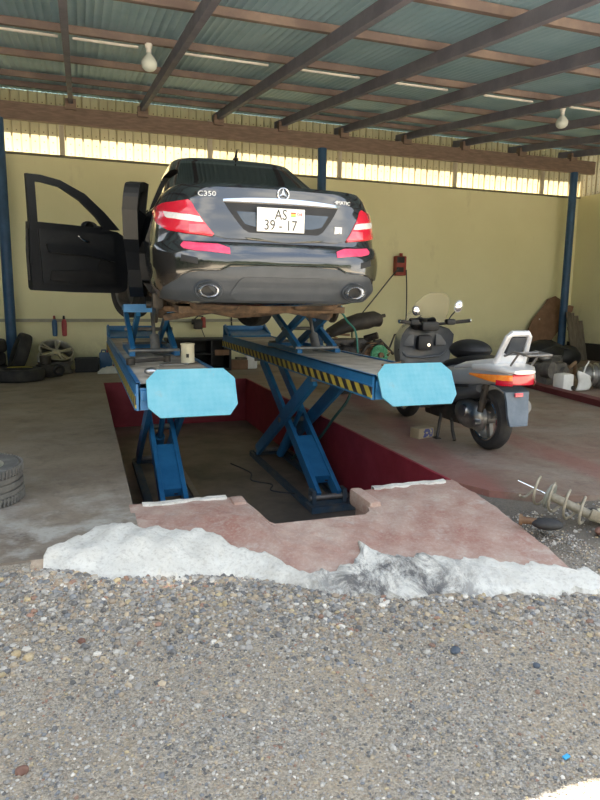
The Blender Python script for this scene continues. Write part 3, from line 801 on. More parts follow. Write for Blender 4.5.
for t in (.12, .35, .7):
    loops.append([a.lerp(b, t)+Vector((0, 0, .010*sin(pi*t))) for a, b in zip(top, g0)])
loops += [green_loop(h) for h in (0, .05, .15, .3, .45, .6, .75, .87, .95, 1.0)]
g1 = loops[-1]; cx = sum((p.x for p in g1))/len(g1); cy = (min(p.y for p in g1)+max(p.y for p in g1))/2
for t, dz in ((.06, .018), (.16, .030), (.35, .042), (.6, .050), (.85, .053)):
    loops.append([Vector((p.x*(1-t), p.y+(cy-p.y)*t, p.z+dz)) for p in g1])
bmv = MB(); n = len(loops[0]); bmv.grid([[tuple(p) for p in L] for L in loops], close_u=True)
k0 = (len(loops)-1)*n; bmv.f += [tuple(range(n-1, -1, -1)), tuple(range(k0, k0+n))]; bmv.mi += [0, 0]
body = bmv.build('body', [M['paint'], M['black']], CAR)
cut = MB()
for sx in (-1, 1):
    for yy in (1.06, 3.82):
        cut.cyl((sx*.56, yy, .33), (sx*1.1, yy, .33), .355, n=40)
cut.box((-.78, 2.52, .80), (.62, .84, 1.02), bev=.05)
cut.box((-.78, 1.63, .83), (.62, .66, .94), bev=.05)
cutter = cut.build('cutter', [M['black']], None, smooth=False); cutter.matrix_world = CAR.matrix_basis.copy()
bpy.context.view_layer.update()
md = body.modifiers.new('b', 'BOOLEAN'); md.operation = 'DIFFERENCE'; md.solver = 'EXACT'; md.object = cutter; md.material_mode = 'TRANSFER'; md.use_self = True
bpy.context.view_layer.update()
dg = bpy.context.evaluated_depsgraph_get(); nm = bpy.data.meshes.new_from_object(body.evaluated_get(dg))
body.modifiers.clear(); body.data = nm; bpy.data.objects.remove(cutter)
nm.polygons.foreach_set('use_smooth', [True]*len(nm.polygons)); nm.set_sharp_from_angle(angle=radians(32))

def surf_patch(fn, poly, rows=10, cols=16, off=.006, skirt=.012, zpow=None):
    # poly in (a, z) parameter space; ruled between its left and right outlines
    z0 = min(p[1] for p in poly); z1 = max(p[1] for p in poly); R = []
    for i in range(rows+1):
        z = z0+(z1-z0)*(.0005+.999*i/rows); xsn = []
        for (a, za), (b, zb) in zip(poly, poly[1:]+poly[:1]):
            if (za-z)*(zb-z) <= 0 and za != zb: xsn.append(a+(b-a)*(z-za)/(zb-za))
        l, r = min(xsn), max(xsn)
        R.append([(l+(r-l)*k/cols, z) for k in range(cols+1)])
    def nrm(a, z):
        e = 1e-3; du = fn(min(a+e, pi/2), z)-fn(max(a-e, -pi/2), z); dv = fn(a, z+e)-fn(a, z-e); q = du.cross(dv)
        if q.length < 1e-12: return Vector((math.copysign(1, a), 0, 0))
        q.normalize(); return q if q.y <= 0 or abs(q.x) > .3 and q.x*a > 0 else -q
    P = [[fn(a, z)+nrm(a, z)*off for a, z in r] for r in R]; Q = [[fn(a, z)+nrm(a, z)*(off-skirt) for a, z in r] for r in R]
    m = MB(); m.grid(P)
    rim = [(0, k) for k in range(cols+1)]+[(i, cols) for i in range(1, rows+1)]+[(rows, k) for k in range(cols-1, -1, -1)]+[(i, 0) for i in range(rows-1, 0, -1)]
    m.grid([[P[i][k] for i, k in rim], [Q[i][k] for i, k in rim]], close_u=True)
    return m
def xz(pts): return [(a_of(x, z), z) for x, z in pts]
def mirror(pts): return [(-x, z) for x, z in reversed(pts)]
# rear window, C-pillar panes
surf_patch(green_rear, [(-1.02, .04), (1.02, .04), (.96, .9), (-.96, .9)], 12, 30, .004, .012).build('rear_window', M['glass_dark'], CAR, fixn=False)
# trunk lid skin between the lamps
LID = [(-.50, 1.045), (-.62, 1.0), (-.63, .955), (-.50, .725), (-.37, .695), (0, .688), (.37, .695), (.50, .725), (.63, .955), (.62, 1.0), (.50, 1.045)]
surf_patch(rear_pt, xz(LID), 26, 40, .010, .02).build('trunk_lid', M['paint'], CAR, fixn=False)
# tail lamps wrapping the corners
LAMP = [(-.838, .90), (-.82, .935), (-.64, .957), (-.62, .945), (-.478, .722), (-.50, .712), (-.76, .742), (-.83, .80)]
REV = [(-.785, .878), (-.575, .848), (-.55, .806), (-.60, .806), (-.775, .832)]
LOW = [(-.64, .79), (-.535, .79), (-.487, .725), (-.64, .735)]
for sgn, lab in ((1, None), (-1, None)):
    f = (lambda p: p) if sgn > 0 else mirror
    lamp = surf_patch(rear_pt, xz(f(LAMP)), 14, 24, .014, .022).build('tail_lamp', M['red_lens'], CAR, fixn=False)
    tag(surf_patch(rear_pt, xz(f(REV)), 6, 16, .017, .006).build('reversing_lens', M['clear_lens'], lamp, fixn=False), 'clear ribbed reversing lens')
    tag(surf_patch(rear_pt, xz(f(LOW)), 6, 8, .017, .006).build('fog_lens', M['red_lens2'], lamp, fixn=False), 'pale red lower lens')
# bumper skin
BUMP = [(-.872, .64), (-.80, .675), (-.45, .668), (0, .66), (.45, .668), (.80, .675), (.872, .64), (.872, .52), (.80, .44), (-.80, .44), (-.872, .52)]
surf_patch(rear_pt, xz(BUMP), 14, 60, .012, .024).build('bumper', M['paint'], CAR, fixn=False)
DIFF = [(-.80, .285), (-.76, .40), (-.70, .455), (-.64, .478), (-.46, .490), (-.39, .522), (-.18, .528), (.18, .528), (.39, .522), (.46, .490), (.64, .478), (.70, .455), (.76, .40), (.80, .285)]
df = surf_patch(rear_pt, xz(DIFF), 16, 60, .020, .032).build('bumper_diffuser', M['greyplastic'], CAR, fixn=False)
for o_, z_, r_, mm_, nm_ in ((.024, .006, .006, 'paint', 'diffuser_lip'),):
    pts_ = [];
    top_l = DIFF[1:-1]
    for (xa_, za_), (xb_, zb_) in zip(top_l, top_l[1:]):
        for q_ in range(6): x_, zz_ = xa_+(xb_-xa_)*q_/6, za_+(zb_-za_)*q_/6; pts_.append(rear_pt(a_of(x_, zz_+z_), zz_+z_)+Vector((0, -o_, 0)))
    m = MB(); m.tube(pts_, r_, n=8); m.build(nm_, M[mm_], df)
PAN = [(-.34, .30), (-.385, .34), (-.33, .435), (-.30, .45), (.30, .45), (.33, .435), (.385, .34), (.34, .30)]
surf_patch(rear_pt, xz(PAN), 8, 30, .030, .014).build('diffuser_panel', M['greyplastic'], df, fixn=False)
for sgn in (1, -1):
    f = (lambda p: p) if sgn > 0 else mirror
    surf_patch(rear_pt, xz(f([(-.70, .645), (-.68, .668), (-.44, .655), (-.39, .632), (-.39, .597), (-.60, .607), (-.69, .622)])), 6, 16, .017, .008).build('reflector', M['pink'], CAR, fixn=False)
    surf_patch(rear_pt, xz(f([(-.70, .585), (-.705, .535), (-.60, .525), (-.60, .575)])), 3, 6, .015, .008).build('bumper_reflection', M['black'], CAR, fixn=False)  # black patch painted in for a dark grid reflected in the bumper
    # exhaust tip: oval ring with a dark throat
    m = MB(); T = Matrix.Translation((sgn*.54, .05, .352)) @ Matrix.Diagonal((1.0, 1, .62, 1))
    m.lathe([(.050, -.10), (.052, .055), (.064, .068), (.072, .060), (.072, -.10)], axis='Y', n=40, T=T @ Matrix.Rotation(pi, 4, 'Z'), cap=False)
    tip = m.build('exhaust_tip', M['chrome'], CAR, angle=50)
    m = MB(); m.lathe([(.0501, 0), (.0501, .004)], axis='Y', n=40, T=Matrix.Translation((sgn*.54, .058, .352)) @ Matrix.Diagonal((1, 1, .62, 1))); m.build('exhaust_throat', M['black'], tip)
    m = MB(); m.lathe([(.070, -.02), (.082, -.004), (.088, -.03)], axis='Y', n=40, T=Matrix.Translation((sgn*.54, .012 if sgn < 0 else .012, .352)) @ Matrix.Diagonal((1.15, 1, .80, 1)) @ Matrix.Rotation(pi, 4, 'Z'), cap=False)
    m.build('exhaust_surround', M['greyplastic'], df)
# number plate recess, chrome strip, plate
REC = [(-.425, .952), (-.29, .762), (-.25, .745), (.25, .745), (.29, .762), (.385, .948)]
REC = [(-.415, .945), (-.285, .765), (-.25, .748), (.25, .748), (.285, .765), (.415, .945)]
surf_patch(rear_pt, xz(REC), 10, 24, .013, .008).build('plate_recess', M['black'], CAR, fixn=False)
INS = [(-.335, .885), (-.27, .79), (-.20, .785), (.20, .785), (.27, .79), (.335, .885)]
surf_patch(rear_pt, xz(INS), 6, 24, .016, .006).build('recess_reflection', mat('blue_grey_reflection', (.035, .055, .085), .25, 0, coat=.6), CAR, fixn=False)  # bluish reflection and handle zone of the recess, put into the colour
CH = [(-.425, .962), (-.42, .972), (-.30, .983), (0, .986), (.30, .983), (.42, .972), (.425, .962), (.30, .955), (0, .957), (-.30, .955)]
def chrome_strip():
    m = MB(); top_, bot_ = [], []
    for i in range(41):
        x = -.425+.85*i/40; w = 1-(abs(x)/.425)**2
        zt = .966+.022*w; zb = .952+.004*w
        for zz, L, o in ((zt, top_, .026), (zb, bot_, .020)):
            p = rear_pt(a_of(x, zz), zz); L.append((p, o))
    rows = [[p for p, o in top_], [p+Vector((0, -o, 0)) for p, o in top_], [p+Vector((0, -.03, 0)) for p, o in bot_], [p for p, o in bot_]]
    m.grid(rows); return m
chrome_strip().build('chrome_strip', M['chrome'], CAR, fixn=False)
# plate, tilted a little like the lid
pe_z = .838; py = .047
m = MB(); m.box((-.03, py, pe_z), (.345, .008, .160), bev=.003); pl = m.build('licence_plate', M['plate'], CAR)
tag(pl, 'white licence plate reading AS 39 - 17')
def onplate(x, z): return Matrix.Translation((-.03+x, py-.0045, pe_z+z)) @ FACE_BACK
text_mesh('plate_lettering', 'AS', .098, M['ink'], pl, onplate(-.002, .034), sx=.82)
text_mesh('plate_lettering', '39 - 17', .098, M['ink'], pl, onplate(-.003, -.037), sx=.86)
for (x, z, w, h, mm) in ((.088, .052, .036, .010, 'flag_red'), (.088, .042, .036, .010, 'flag_yellow'), (.088, .032, .036, .010, 'flag_green')):
    q = MB(); q.box((-.03+x, py-.0048, pe_z+z), (w, .002, h)); q.build('plate_flag_stripe', M[mm], pl)
q = MB(); q.torus((-.105, py-.0045, pe_z+.045), .017, .0025, 'Y', 20, 6); q.build('plate_seal', mat('pale_seal', (.62, .66, .60), .5), pl)
text_mesh('plate_lettering', '04', .036, M['flag_red'], pl, onplate(.134, .044))
# badges
def onlid(x, z, o=.012):
    p = rear_pt(a_of(x, z), z); q = rear_pt(a_of(x+.02, z), z); yaw = atan2(q.y-p.y, q.x-p.x)
    return Matrix.Translation((p.x, p.y-o, p.z)) @ Matrix.Rotation(yaw, 4, 'Z') @ FACE_BACK
M['badge'] = mat('bright_badge', (.72, .74, .76), .3, 0, (.80, .82, .84), coat=.5)
text_mesh('model_badge', 'C350', .046, M['badge'], CAR, onlid(-.525, .998, .012), .004, sx=1.25)
text_mesh('drive_badge', '4MATIC', .036, M['badge'], CAR, onlid(.462, .990, .012), .004, sx=1.15)
T = onlid(-.005, 1.020, .020)
m = MB(); m.torus((0, 0, 0), .040, .0045, 'Z', 36, 8)
for k in range(3):
    a = pi/2+k*2*pi/3; b = .010
    m.add([(cos(a)*.039, sin(a)*.039, .001), (cos(a+pi/3)*b, sin(a+pi/3)*b, .001), (0, 0, .006), (cos(a-pi/3)*b, sin(a-pi/3)*b, .001), (0, 0, 0)], [(0, 1, 2), (0, 2, 3), (0, 4, 1), (0, 3, 4)])
m2 = MB(); m2.add(m.v, m.f, T); m2.build('star_emblem', M['chrome'], CAR)
T = onlid(.418, .783, .0115); m = MB(); m.box((0, 0, 0), (.062, .066, .002)); m2 = MB(); m2.add(m.v, m.f, T); st = m2.build('sticker', M['white'], CAR)
tag(st, 'white square sticker')
m = MB()
for (x, z, w, h) in ((-.015, -.018, .010, .012), (.012, -.012, .008, .020), (.02, -.02, .010, .006)): m.box((x, z, .0012), (w, h, .001))
m2 = MB(); m2.add(m.v, m.f, T); m2.build('sticker_mark', mat('sticker_ink', (.3, .26, .22), .6), st)
# antenna fin
m = MB(); m.sphere((0.02, 1.66, 1.458), .035, sc=(.7, 1.4, .5)); m.tube([(0.02, 1.65, 1.47), (0.02, 1.60, 1.535)], .009, radii=[.014, .005]); m.build('antenna', M['black'], CAR)
# side glass (right side, closed doors) and seam strips
def side_pt(s, y, h):
    hw, yr, yf = green_params(h); return Vector((s*(hw+.004), y, green_z(h, y)))
for (ya0, ya1, yb0, yb1) in ((1.2, 2.0, 1.62, 2.0), (2.1, 3.0, 2.1, 2.45)):
    m = MB(); rows = []
    for i in range(9):
        h = .06+.82*i/8; l = ya0+(yb0-ya0)*i/8; r = ya1+(yb1-ya1)*i/8
        rows.append([side_pt(1, l+(r-l)*k/8, h) for k in range(9)])
    m.grid(rows); m.build('side_window', M['glass_dark'], CAR, fixn=False)
# seats seen through the open doors
for yb in (1.35, 2.25):
    m = MB(); m.box((-.36, yb+.30, .45), (.42, .50, .16), bev=.05); m.box((-.36, yb+.02, .78), (.42, .14, .62), rot=(.22, 0, 0), bev=.05); m.box((-.36, yb-.05, 1.13), (.24, .09, .16), bev=.035)
    m.build('car_seat', M['seat'], CAR)
# --- doors. outline in (u from hinge towards the rear edge, z)
def door_T(hx, hy, th):
    d = Vector((-sin(th), -cos(th), 0)); nrm_ = Vector((-cos(th), sin(th), 0))   # nrm_: outer face direction
    return Matrix((( d.x, 0, nrm_.x, hx), (d.y, 0, nrm_.y, hy), (0, 1, 0, 0), (0, 0, 0, 1)))
def ring_prism(m, outer, inner, T, depth):
    n = len(outer); V = []
    for d in (0, depth): V += [(x, y, d) for x, y in outer]+[(x, y, d) for x, y in inner]
    F = []
    for i in range(n):
        j = (i+1) % n
        F += [(i, j, n+j, n+i), (2*n+i, 3*n+i, 3*n+j, 2*n+j), (i, 2*n+i, 2*n+j, j), (n+i, n+j, 3*n+j, 3*n+i)]
    m.add(V, F, T)
def resample(poly, n):
    L = [hypot(b[0]-a[0], b[1]-a[1]) for a, b in zip(poly, poly[1:]+poly[:1])]; tot = sum(L); out = []; i = 0; acc = 0
    for k in range(n):
        t = tot*k/n
        while acc+L[i] < t: acc += L[i]; i += 1
        a = poly[i]; b = poly[(i+1) % len(poly)]; u = (t-acc)/L[i]; out.append((a[0]+(b[0]-a[0])*u, a[1]+(b[1]-a[1])*u))
    return out
T = door_T(-.88, 3.0, radians(64))
lower = [(0, .22), (.03, .185), (.12, .165), (.60, .18), (1.03, .205), (1.045, .23), (1.05, .60), (1.035, .868), (.60, .855), (.24, .835), (.10, .815), (-.01, .75), (-.02, .60)]
m = MB(); m.prism(lower, T, .10); fd = m.build('front_door', M['paint_dull'], CAR, smooth=False)
tag(fd, 'wide open left front door')
fr_out = [(1.035, .868), (1.04, 1.31), (.905, 1.311), (.709, 1.282), (.452, 1.174), (.238, 1.003), (.07, .835), (.12, .83), (.27, .83), (.6, .85)]
fr_in = [(.955, .868), (.962, 1.245), (.89, 1.243), (.713, 1.216), (.509, 1.105), (.33, .95), (.262, .86), (.262, .845), (.30, .845), (.6, .858)]
m = MB(); ring_prism(m, fr_out, fr_in, T, .05); m.build('window_frame', M['paint_dull'], fd, smooth=False)
# inner lining with raised armrest, pocket, speaker, handle
def dpt(u, z, d): return T @ Vector((u, z, d))
m = MB(); m.prism([(.14, .27), (.60, .25), (.94, .28), (.96, .80), (.60, .80), (.16, .77)], T @ Matrix.Translation((0, 0, -.025)), .03); lin = m.build('door_lining', mat('door_card', (.010, .012, .016), .55, 0, (.018, .02, .024), nscale=8), fd, smooth=False)
m = MB(); m.prism([(.17, .50), (.50, .56), (.88, .58), (.90, .66), (.60, .655), (.40, .63), (.18, .56)], T @ Matrix.Translation((0, 0, -.07)), .05); m.build('armrest', M['paint_dull'], lin, smooth=False)
m = MB(); m.prism([(.16, .29), (.62, .28), (.88, .31), (.86, .40), (.5, .41), (.18, .37)], T @ Matrix.Translation((0, 0, -.06)), .04); m.build('door_pocket', M['black'], lin, smooth=False)
m = MB(); m.tube([dpt(.57, .752, -.05), dpt(.54, .72, -.06), dpt(.455, .695, -.05)], .011); tag(m.build('door_handle', M['chrome'], lin), 'chrome inner handle')
m = MB()
m.lathe([(.085, 0), (.085, .012), (.02, .016)], n=28, T=T @ Matrix.Translation((.27, .44, -.035)) @ Matrix.Rotation(pi, 4, 'X')); m.build('speaker_grille', M['black'], lin)
m = MB(); m.tube([dpt(1.055, .30, .03), dpt(1.06, .55, .03), dpt(1.052, .80, .03)], .012, n=8); m.build('door_seal', M['black'], fd)
m = MB(); m.box((1.052, .66, .05), (.012, .10, .04)); m2 = MB(); m2.add(m.v, m.f, T); m2.build('door_latch', M['chrome'], fd)
m = MB(); m.sphere((0, 0, 0), .1, sc=(.85, .52, .55)); m2 = MB(); m2.add(m.v, m.f, T @ Matrix.Translation((.35, .865, .15))); mir = m2.build('wing_mirror', M['paint_dull'], fd)
m = MB(); m.lathe([(.075, 0), (.075, .006)], n=24); m2 = MB(); m2.add(m.v, m.f, T @ Matrix.Translation((.35, .865, .094)) @ Matrix.Diagonal((.9, .52, 1, 1))); m2.build('mirror_glass', M['chrome'], mir)
m = MB(); m.bar(dpt(.27, .84, .04), dpt(.31, .855, .13), .04, .05); m.build('mirror_arm', M['paint_dull'], mir)
# rear left door, slightly ajar
T2 = door_T(-.88, 1.99, radians(10))
m = MB(); m.prism([(0, .20), (.40, .21), (.50, .30), (.56, .45), (.68, .60), (.80, .70), (.84, .94), (.02, .94), (0, .7)], T2 @ Matrix.Translation((0, 0, -.12)), .12); rdoor = m.build('rear_door', M['paint_dull'], CAR, smooth=False)
tag(rdoor, 'left rear door standing slightly ajar')
ro = [(.02, .93), (.84, .93), (.85, 1.03), (.845, 1.06), (.825, 1.105), (.79, 1.135), (.74, 1.15), (.45, 1.19), (.02, 1.22)]
ri = [(.07, .945), (.77, .945), (.775, 1.00), (.772, 1.02), (.765, 1.04), (.745, 1.06), (.70, 1.075), (.43, 1.12), (.07, 1.15)]
tilt = Matrix(((1, 0, 0, 0), (0, 1, 0, 0), (0, -.12, 1, .112), (0, 0, 0, 1)))
m = MB(); ring_prism(m, ro, ri, T2 @ tilt @ Matrix.Translation((0, 0, -.12)), .12); m.build('window_frame', M['black'], rdoor, smooth=False)
m = MB(); m.prism(ri, T2 @ tilt @ Matrix.Translation((0, 0, -.06)), .006); m.build('door_window', M['paint_dull'], rdoor, smooth=False)
# --- underneath
m = MB(); m.box((0, 2.3, .185), (1.35, 3.6, .05)); m.box((0, .70, .235), (1.0, .4, .05)); m.build('floor_pan', M['underbody'], CAR)
for s in (-1, 1):
    m = MB(); m.lathe([(.03, -.20), (.055, -.185), (.065, -.16), (.065, .12), (.055, .15), (.03, .18)], c=(s*.40, .44, .250), axis='X', n=20)
    m.tube([(s*.54, .16, .33), (s*.54, .28, .29), (s*.52, .40, .25)], .030); m.build('muffler', M['underbody'], CAR)
    m = MB(); m.tube([(s*.26, .44, .235), (s*.19, .60, .20), (s*.10, .75, .17), (s*.12, 1.2, .15), (s*.05, 3.0, .15)], .030); m.build('exhaust_pipe', M['rust'], CAR)
m = MB(); m.tube([(-.72, .95, .16), (-.62, .62, .17), (-.40, .58, .21), (0, .60, .19), (.40, .58, .21), (.62, .62, .17), (.72, .95, .16)], .022); m.build('anti_roll_bar', M['rust'], CAR)
m = MB(); m.tube([(-.62, 1.02, .13), (-.42, .93, .17), (-.14, .90, .12), (.12, .90, .14), (.40, .92, .18), (.62, 1.02, .13)], .038, n=12); m.bar((-.48, 1.28, .17), (.48, 1.28, .17), .07, .08, bev=.02); m.box((0, 1.1, .17), (.3, .36, .16), bev=.05); m.build('rear_subframe', M['underbody'], CAR)
for s in (-1, 1):
    m = MB(); zc = .18
    m.bar((s*.12, .86, .19), (s*.73, 1.0, zc-.10), .085, .055, bev=.015); m.bar((s*.33, 1.3, .17), (s*.72, 1.1, zc-.05), .045, .04, bev=.01)
    m.bar((s*.35, 1.1, .30), (s*.70, 1.06, zc+.12), .04, .035); m.cyl((s*.55, .98, .08), (s*.58, 1.02, .42), .035, n=14)
    m.box((s*.74, 1.06, zc), (.08, .14, .22), bev=.03); m.tube([(s*.60, .9, .12), (s*.66, .84, .20), (s*.7, .95, .26), (s*.74, 1.0, .22)], .012)
    m.build('suspension_arm', M['underbody'], CAR)
    m = MB(); m.lathe([(.0, -.01), (.15, -.01), (.15, .012), (.08, .014), (.078, .05), (.0, .05)], c=(s*.79, 1.06, zc), axis='X', n=32); m.lathe([(.0, -.02), (.03, -.03), (.03, -.07)], c=(s*.79, 1.06, zc), axis='X', n=16)
    m.box((s*.78, .95, zc+.04), (.09, .07, .13), bev=.02); m.build('brake_disc', M['darkmetal'], CAR)
    # front wheel hanging on its strut, steered a little
    Tw = Matrix.Translation((s*.78, 3.82, .14 if s < 0 else .03)) @ Matrix.Rotation(radians(28), 4, 'Z')
    m = MB(); m.lathe([(.21, -.10), (.25, -.112), (.30, -.108), (.318, -.085), (.322, 0), (.318, .085), (.30, .108), (.25, .112), (.21, .10)], axis='X', n=44, T=Tw, cap=False)
    fw = m.build('front_wheel', M['rubber'], CAR)
    m = MB(); m.lathe([(.215, -.1), (.20, -.08), (.20, .06), (.06, .07), (.0, .07)], axis='X', n=36, T=Tw, cap=False); m.build('rim', M['greymetal'], fw)
    m = MB(); m.cyl((s*.62, 3.82, .2), (s*.56, 3.86, .75), .05, n=16); m.bar((s*.35, 3.8, .16), (s*.66, 3.82, .08), .06, .04); m.build('front_strut', M['darkmetal'], CAR)

# ------------------------------------------------------------------ scissor lift platforms
def lift(xa, xb, label, hazard_side):
    cx_, w = (xa+xb)/2, xb-xa; zf = PIT['z']
    t = thing('scissor_lift_platform', label, 'car lift', (cx_, 6.4, zf), group=None)
    def L(x, y, z): return (x-cx_, y-6.4, z-zf)
    y0, y1, zb, zt = 3.98, 9.05, .595, .762
    m = MB(); m.box(L(cx_, (y0+y1)/2, zt-.012), (w-.05, y1-y0, .024)); tag(m.build('deck', M['deckdust'], t), 'dusty grey tread surface')
    m = MB()
    for s in (-1, 1):
        m.box(L(cx_+s*(w/2-.012), (y0+y1)/2, (zb+zt)/2+.004), (.024, y1-y0, zt-zb+.012))
        m.box(L(cx_+s*(w/2-.014), (y0+y1)/2, zt+.006), (.028, y1-y0, .012))
    m.box(L(cx_, y0+.01, (zb+zt)/2), (w-.03, .02, zt-zb)); m.box(L(cx_, y1-.01, (zb+zt)/2), (w-.03, .02, zt-zb))
    for y in (4.6, 5.4, 6.4, 7.4, 8.4): m.box(L(cx_, y, zb+.03), (w-.05, .05, .06))
    m.build('platform_frame', M['liftblue'], t, smooth=False)
    m = MB(); xs_ = (cx_-(w/2+.004)) if hazard_side < 0 else cx_+w/2+.004
    m.box(L(xs_, (y0+y1)/2, .647), (.008, y1-y0, .085)); m.build('hazard_strip', M['hazard'], t, smooth=False)
    m = MB(); m.bar(L(xs_+.002*hazard_side, y0+.0, .604), L(xs_+.002*hazard_side, y1, .604), .012, .012); m.bar(L(xs_, y0, .694), L(xs_, y1, .694), .010, .010)
    m.build('edge_lip', M['yellowpaint'] if hazard_side < -5 else M['liftblue'], t, smooth=False)
    # front run-off flap, a chequer plate with cut corners standing up on the platform end
    fw, fh, c = (.565 if cx_ < 1 else .60), .32, .07
    poly = [(-fw/2+c, 0), (fw/2-c*.8, 0), (fw/2, c), (fw/2, fh-c), (fw/2-c, fh), (-fw/2+c, fh), (-fw/2, fh-c), (-fw/2, c)]
    Tm = Matrix.Translation(L(cx_+(.022 if cx_ < 1 else 0), 3.83, .565)) @ Matrix.Rotation(radians(62), 4, 'X')
    m = MB(); m.prism(poly, Matrix.Identity(4), .012); fl_ = m.build('end_flap', M['flap'], t, smooth=False)
    fl_.matrix_local = Tm
    tag(fl_, 'light blue chequer-plate end flap')
    for s in (-.2, .2):
        m = MB(); m.cyl((s-.05, .14, -.02), (s+.05, .14, -.02), .018, n=12); m.build('flap_hinge', M['liftblue'], fl_)
    for s in (-1, 1):
        m = MB(); m.box(L(cx_+s*(w/2-.05), 3.99, .69), (.05, .05, .07), bev=.01); m.build('flap_bracket', M['liftblue'], t)
    # rear stop
    m = MB(); m.box(L(cx_, 9.02, .83), (w, .05, .16)); m.bar(L(cx_-w/2+.02, 8.7, .78), L(cx_-w/2+.02, 9.0, .90), .025, .06); m.bar(L(cx_+w/2-.02, 8.7, .78), L(cx_+w/2-.02, 9.0, .90), .025, .06)
    m.bar(L(cx_, 8.60, .775), L(cx_, 9.0, .84), w-.06, .02); m.build('rear_stop', M['liftblue'], t, smooth=False)
    # main scissor: two arm pairs
    ax = cx_+.10 if hazard_side < 0 and cx_ < 1 else cx_-.06
    yb0, yb1, zb0, zt0 = 5.42, 7.45, zf+.10, .565
    for s in (-1, 1):
        m = MB(); m.bar(L(ax+s*.105, yb0, zb0), L(ax+s*.105, yb1, zt0), .045, .13, bev=.006); m.build('scissor_arm', M['liftblue'], t, smooth=False)
        m = MB(); m.bar(L(ax+s*.165, yb1, zb0), L(ax+s*.165, yb0, zt0), .045, .14, bev=.006); m.build('scissor_arm', M['liftblue'], t, smooth=False)
    p0, p1 = Vector(L(ax, yb0, zb0)), Vector(L(ax, yb1, zt0))
    m = MB(); m.bar(p0.lerp(p1, .10), p0.lerp(p1, .36), .19, .10); m.build('cover_plate', M['liftblue'], t, smooth=False)
    m = MB(); m.box(p0.lerp(p1, .085)+Vector((.02, -.058, .03)), (.03, .01, .012)); m.build('plate_hole', M['black'], t)
    for q in (p0, p0.lerp(p1, .5), p1, Vector(L(ax, yb1, zb0)), Vector(L(ax, yb0, zt0))):
        m = MB(); m.cyl(q-Vector((.20, 0, 0)), q+Vector((.20, 0, 0)), .028, n=16); m.build('pivot_pin', M['greymetal'], t)
    m = MB(); a_, b_ = Vector(L(ax, 7.0, zb0+.05)), Vector(L(ax, 6.25, zf+.82)); m.cyl(a_, a_.lerp(b_, .6), .05, n=18); m.cyl(a_.lerp(b_, .6), b_, .028, n=16); m.build('hydraulic_ram', M['liftblue'], t)
    # base frame on the pit floor
    m = MB()
    for s in (-1, 1):
        m.box(L(ax+s*.215, 6.42, zf+.03), (.035, 2.35, .06)); m.box(L(ax+s*.165, 6.42, zf+.01), (.05, 2.35, .02))
    for y in (5.27, 5.45, 7.58): m.box(L(ax, y, zf+.035), (.44, .06, .06))
    m.box(L(ax-.16, 5.44, zf+.11), (.04, .12, .13)); m.box(L(ax+.16, 5.44, zf+.11), (.04, .12, .13))
    m.build('base_frame', M['basegrey'], t, smooth=False)
    m = MB(); m.bar(L(ax+.28, 5.15, zf+.03), L(ax+.28, 7.6, zf+.03), .06, .05); m.build('guide_rail', M['greymetal'], t, smooth=False)
    return t, ax
liftL, axL = lift(.29, .93, 'left blue scissor-lift platform with light blue end flap, beside the open car door', -1)
liftR, axR = lift(1.93, 2.565, 'right blue scissor-lift platform with yellow and black striped edge, nearest the scooter', -1)

def beam_jack(xc, w, label, ytop):
    zb = .775
    t = thing('scissor_jack', label, 'jack', (xc, 6.3, zb))
    m = MB(); m.box((-w/2+.03, .0, .02), (.05, 1.05, .04)); m.box((w/2-.03, .0, .02), (.05, 1.05, .04)); m.box((0, .46, .02), (w-.05, .08, .04)); m.build('jack_base', M['liftblue'], t, smooth=False)
    for s in (-1, 1):
        for o, (ya, yb) in ((0, (-.46, .46)), (-.055, (.46, -.46))):
            m = MB(); m.bar((s*(w/2-.04+o), ya, .045), (s*(w/2-.04+o), yb, .395), .04, .075); m.build('jack_arm', M['liftblue'], t, smooth=False)
    m = MB(); m.box((0, -.02, .42), (w-.02, 1.05, .05)); m.box((-.02, -.50, .432), (w+.03, .12, .07)); m.build('jack_top', M['liftblue'], t, smooth=False)
    m = MB(); m.cyl((0.02, -.40, .03), (0.02, -.30, .17), .045, n=16); m.cyl((0.02, -.30, .17), (0.02, -.16, .39), .018, n=14); m.build('jack_ram', M['greymetal'], t)
    for y in (-.46, 0, .46):
        m = MB(); m.cyl((-w/2, y, .045 if y else .22), (w/2, y, .045 if y else .22), .018, n=12); m.build('jack_pin', M['greymetal'], t)
    m = MB(); m.box((.02, -.2, .49), (.12, .14, .09), bev=.01); m.build('rubber_pad', M['rubber'], t)
    return t
beam_jack(.60, .46, 'blue scissor jack on the left platform lifting the car sill', 1.2)
beam_jack(2.20, .46, 'blue scissor jack on the right platform under the car floor', 1.2)
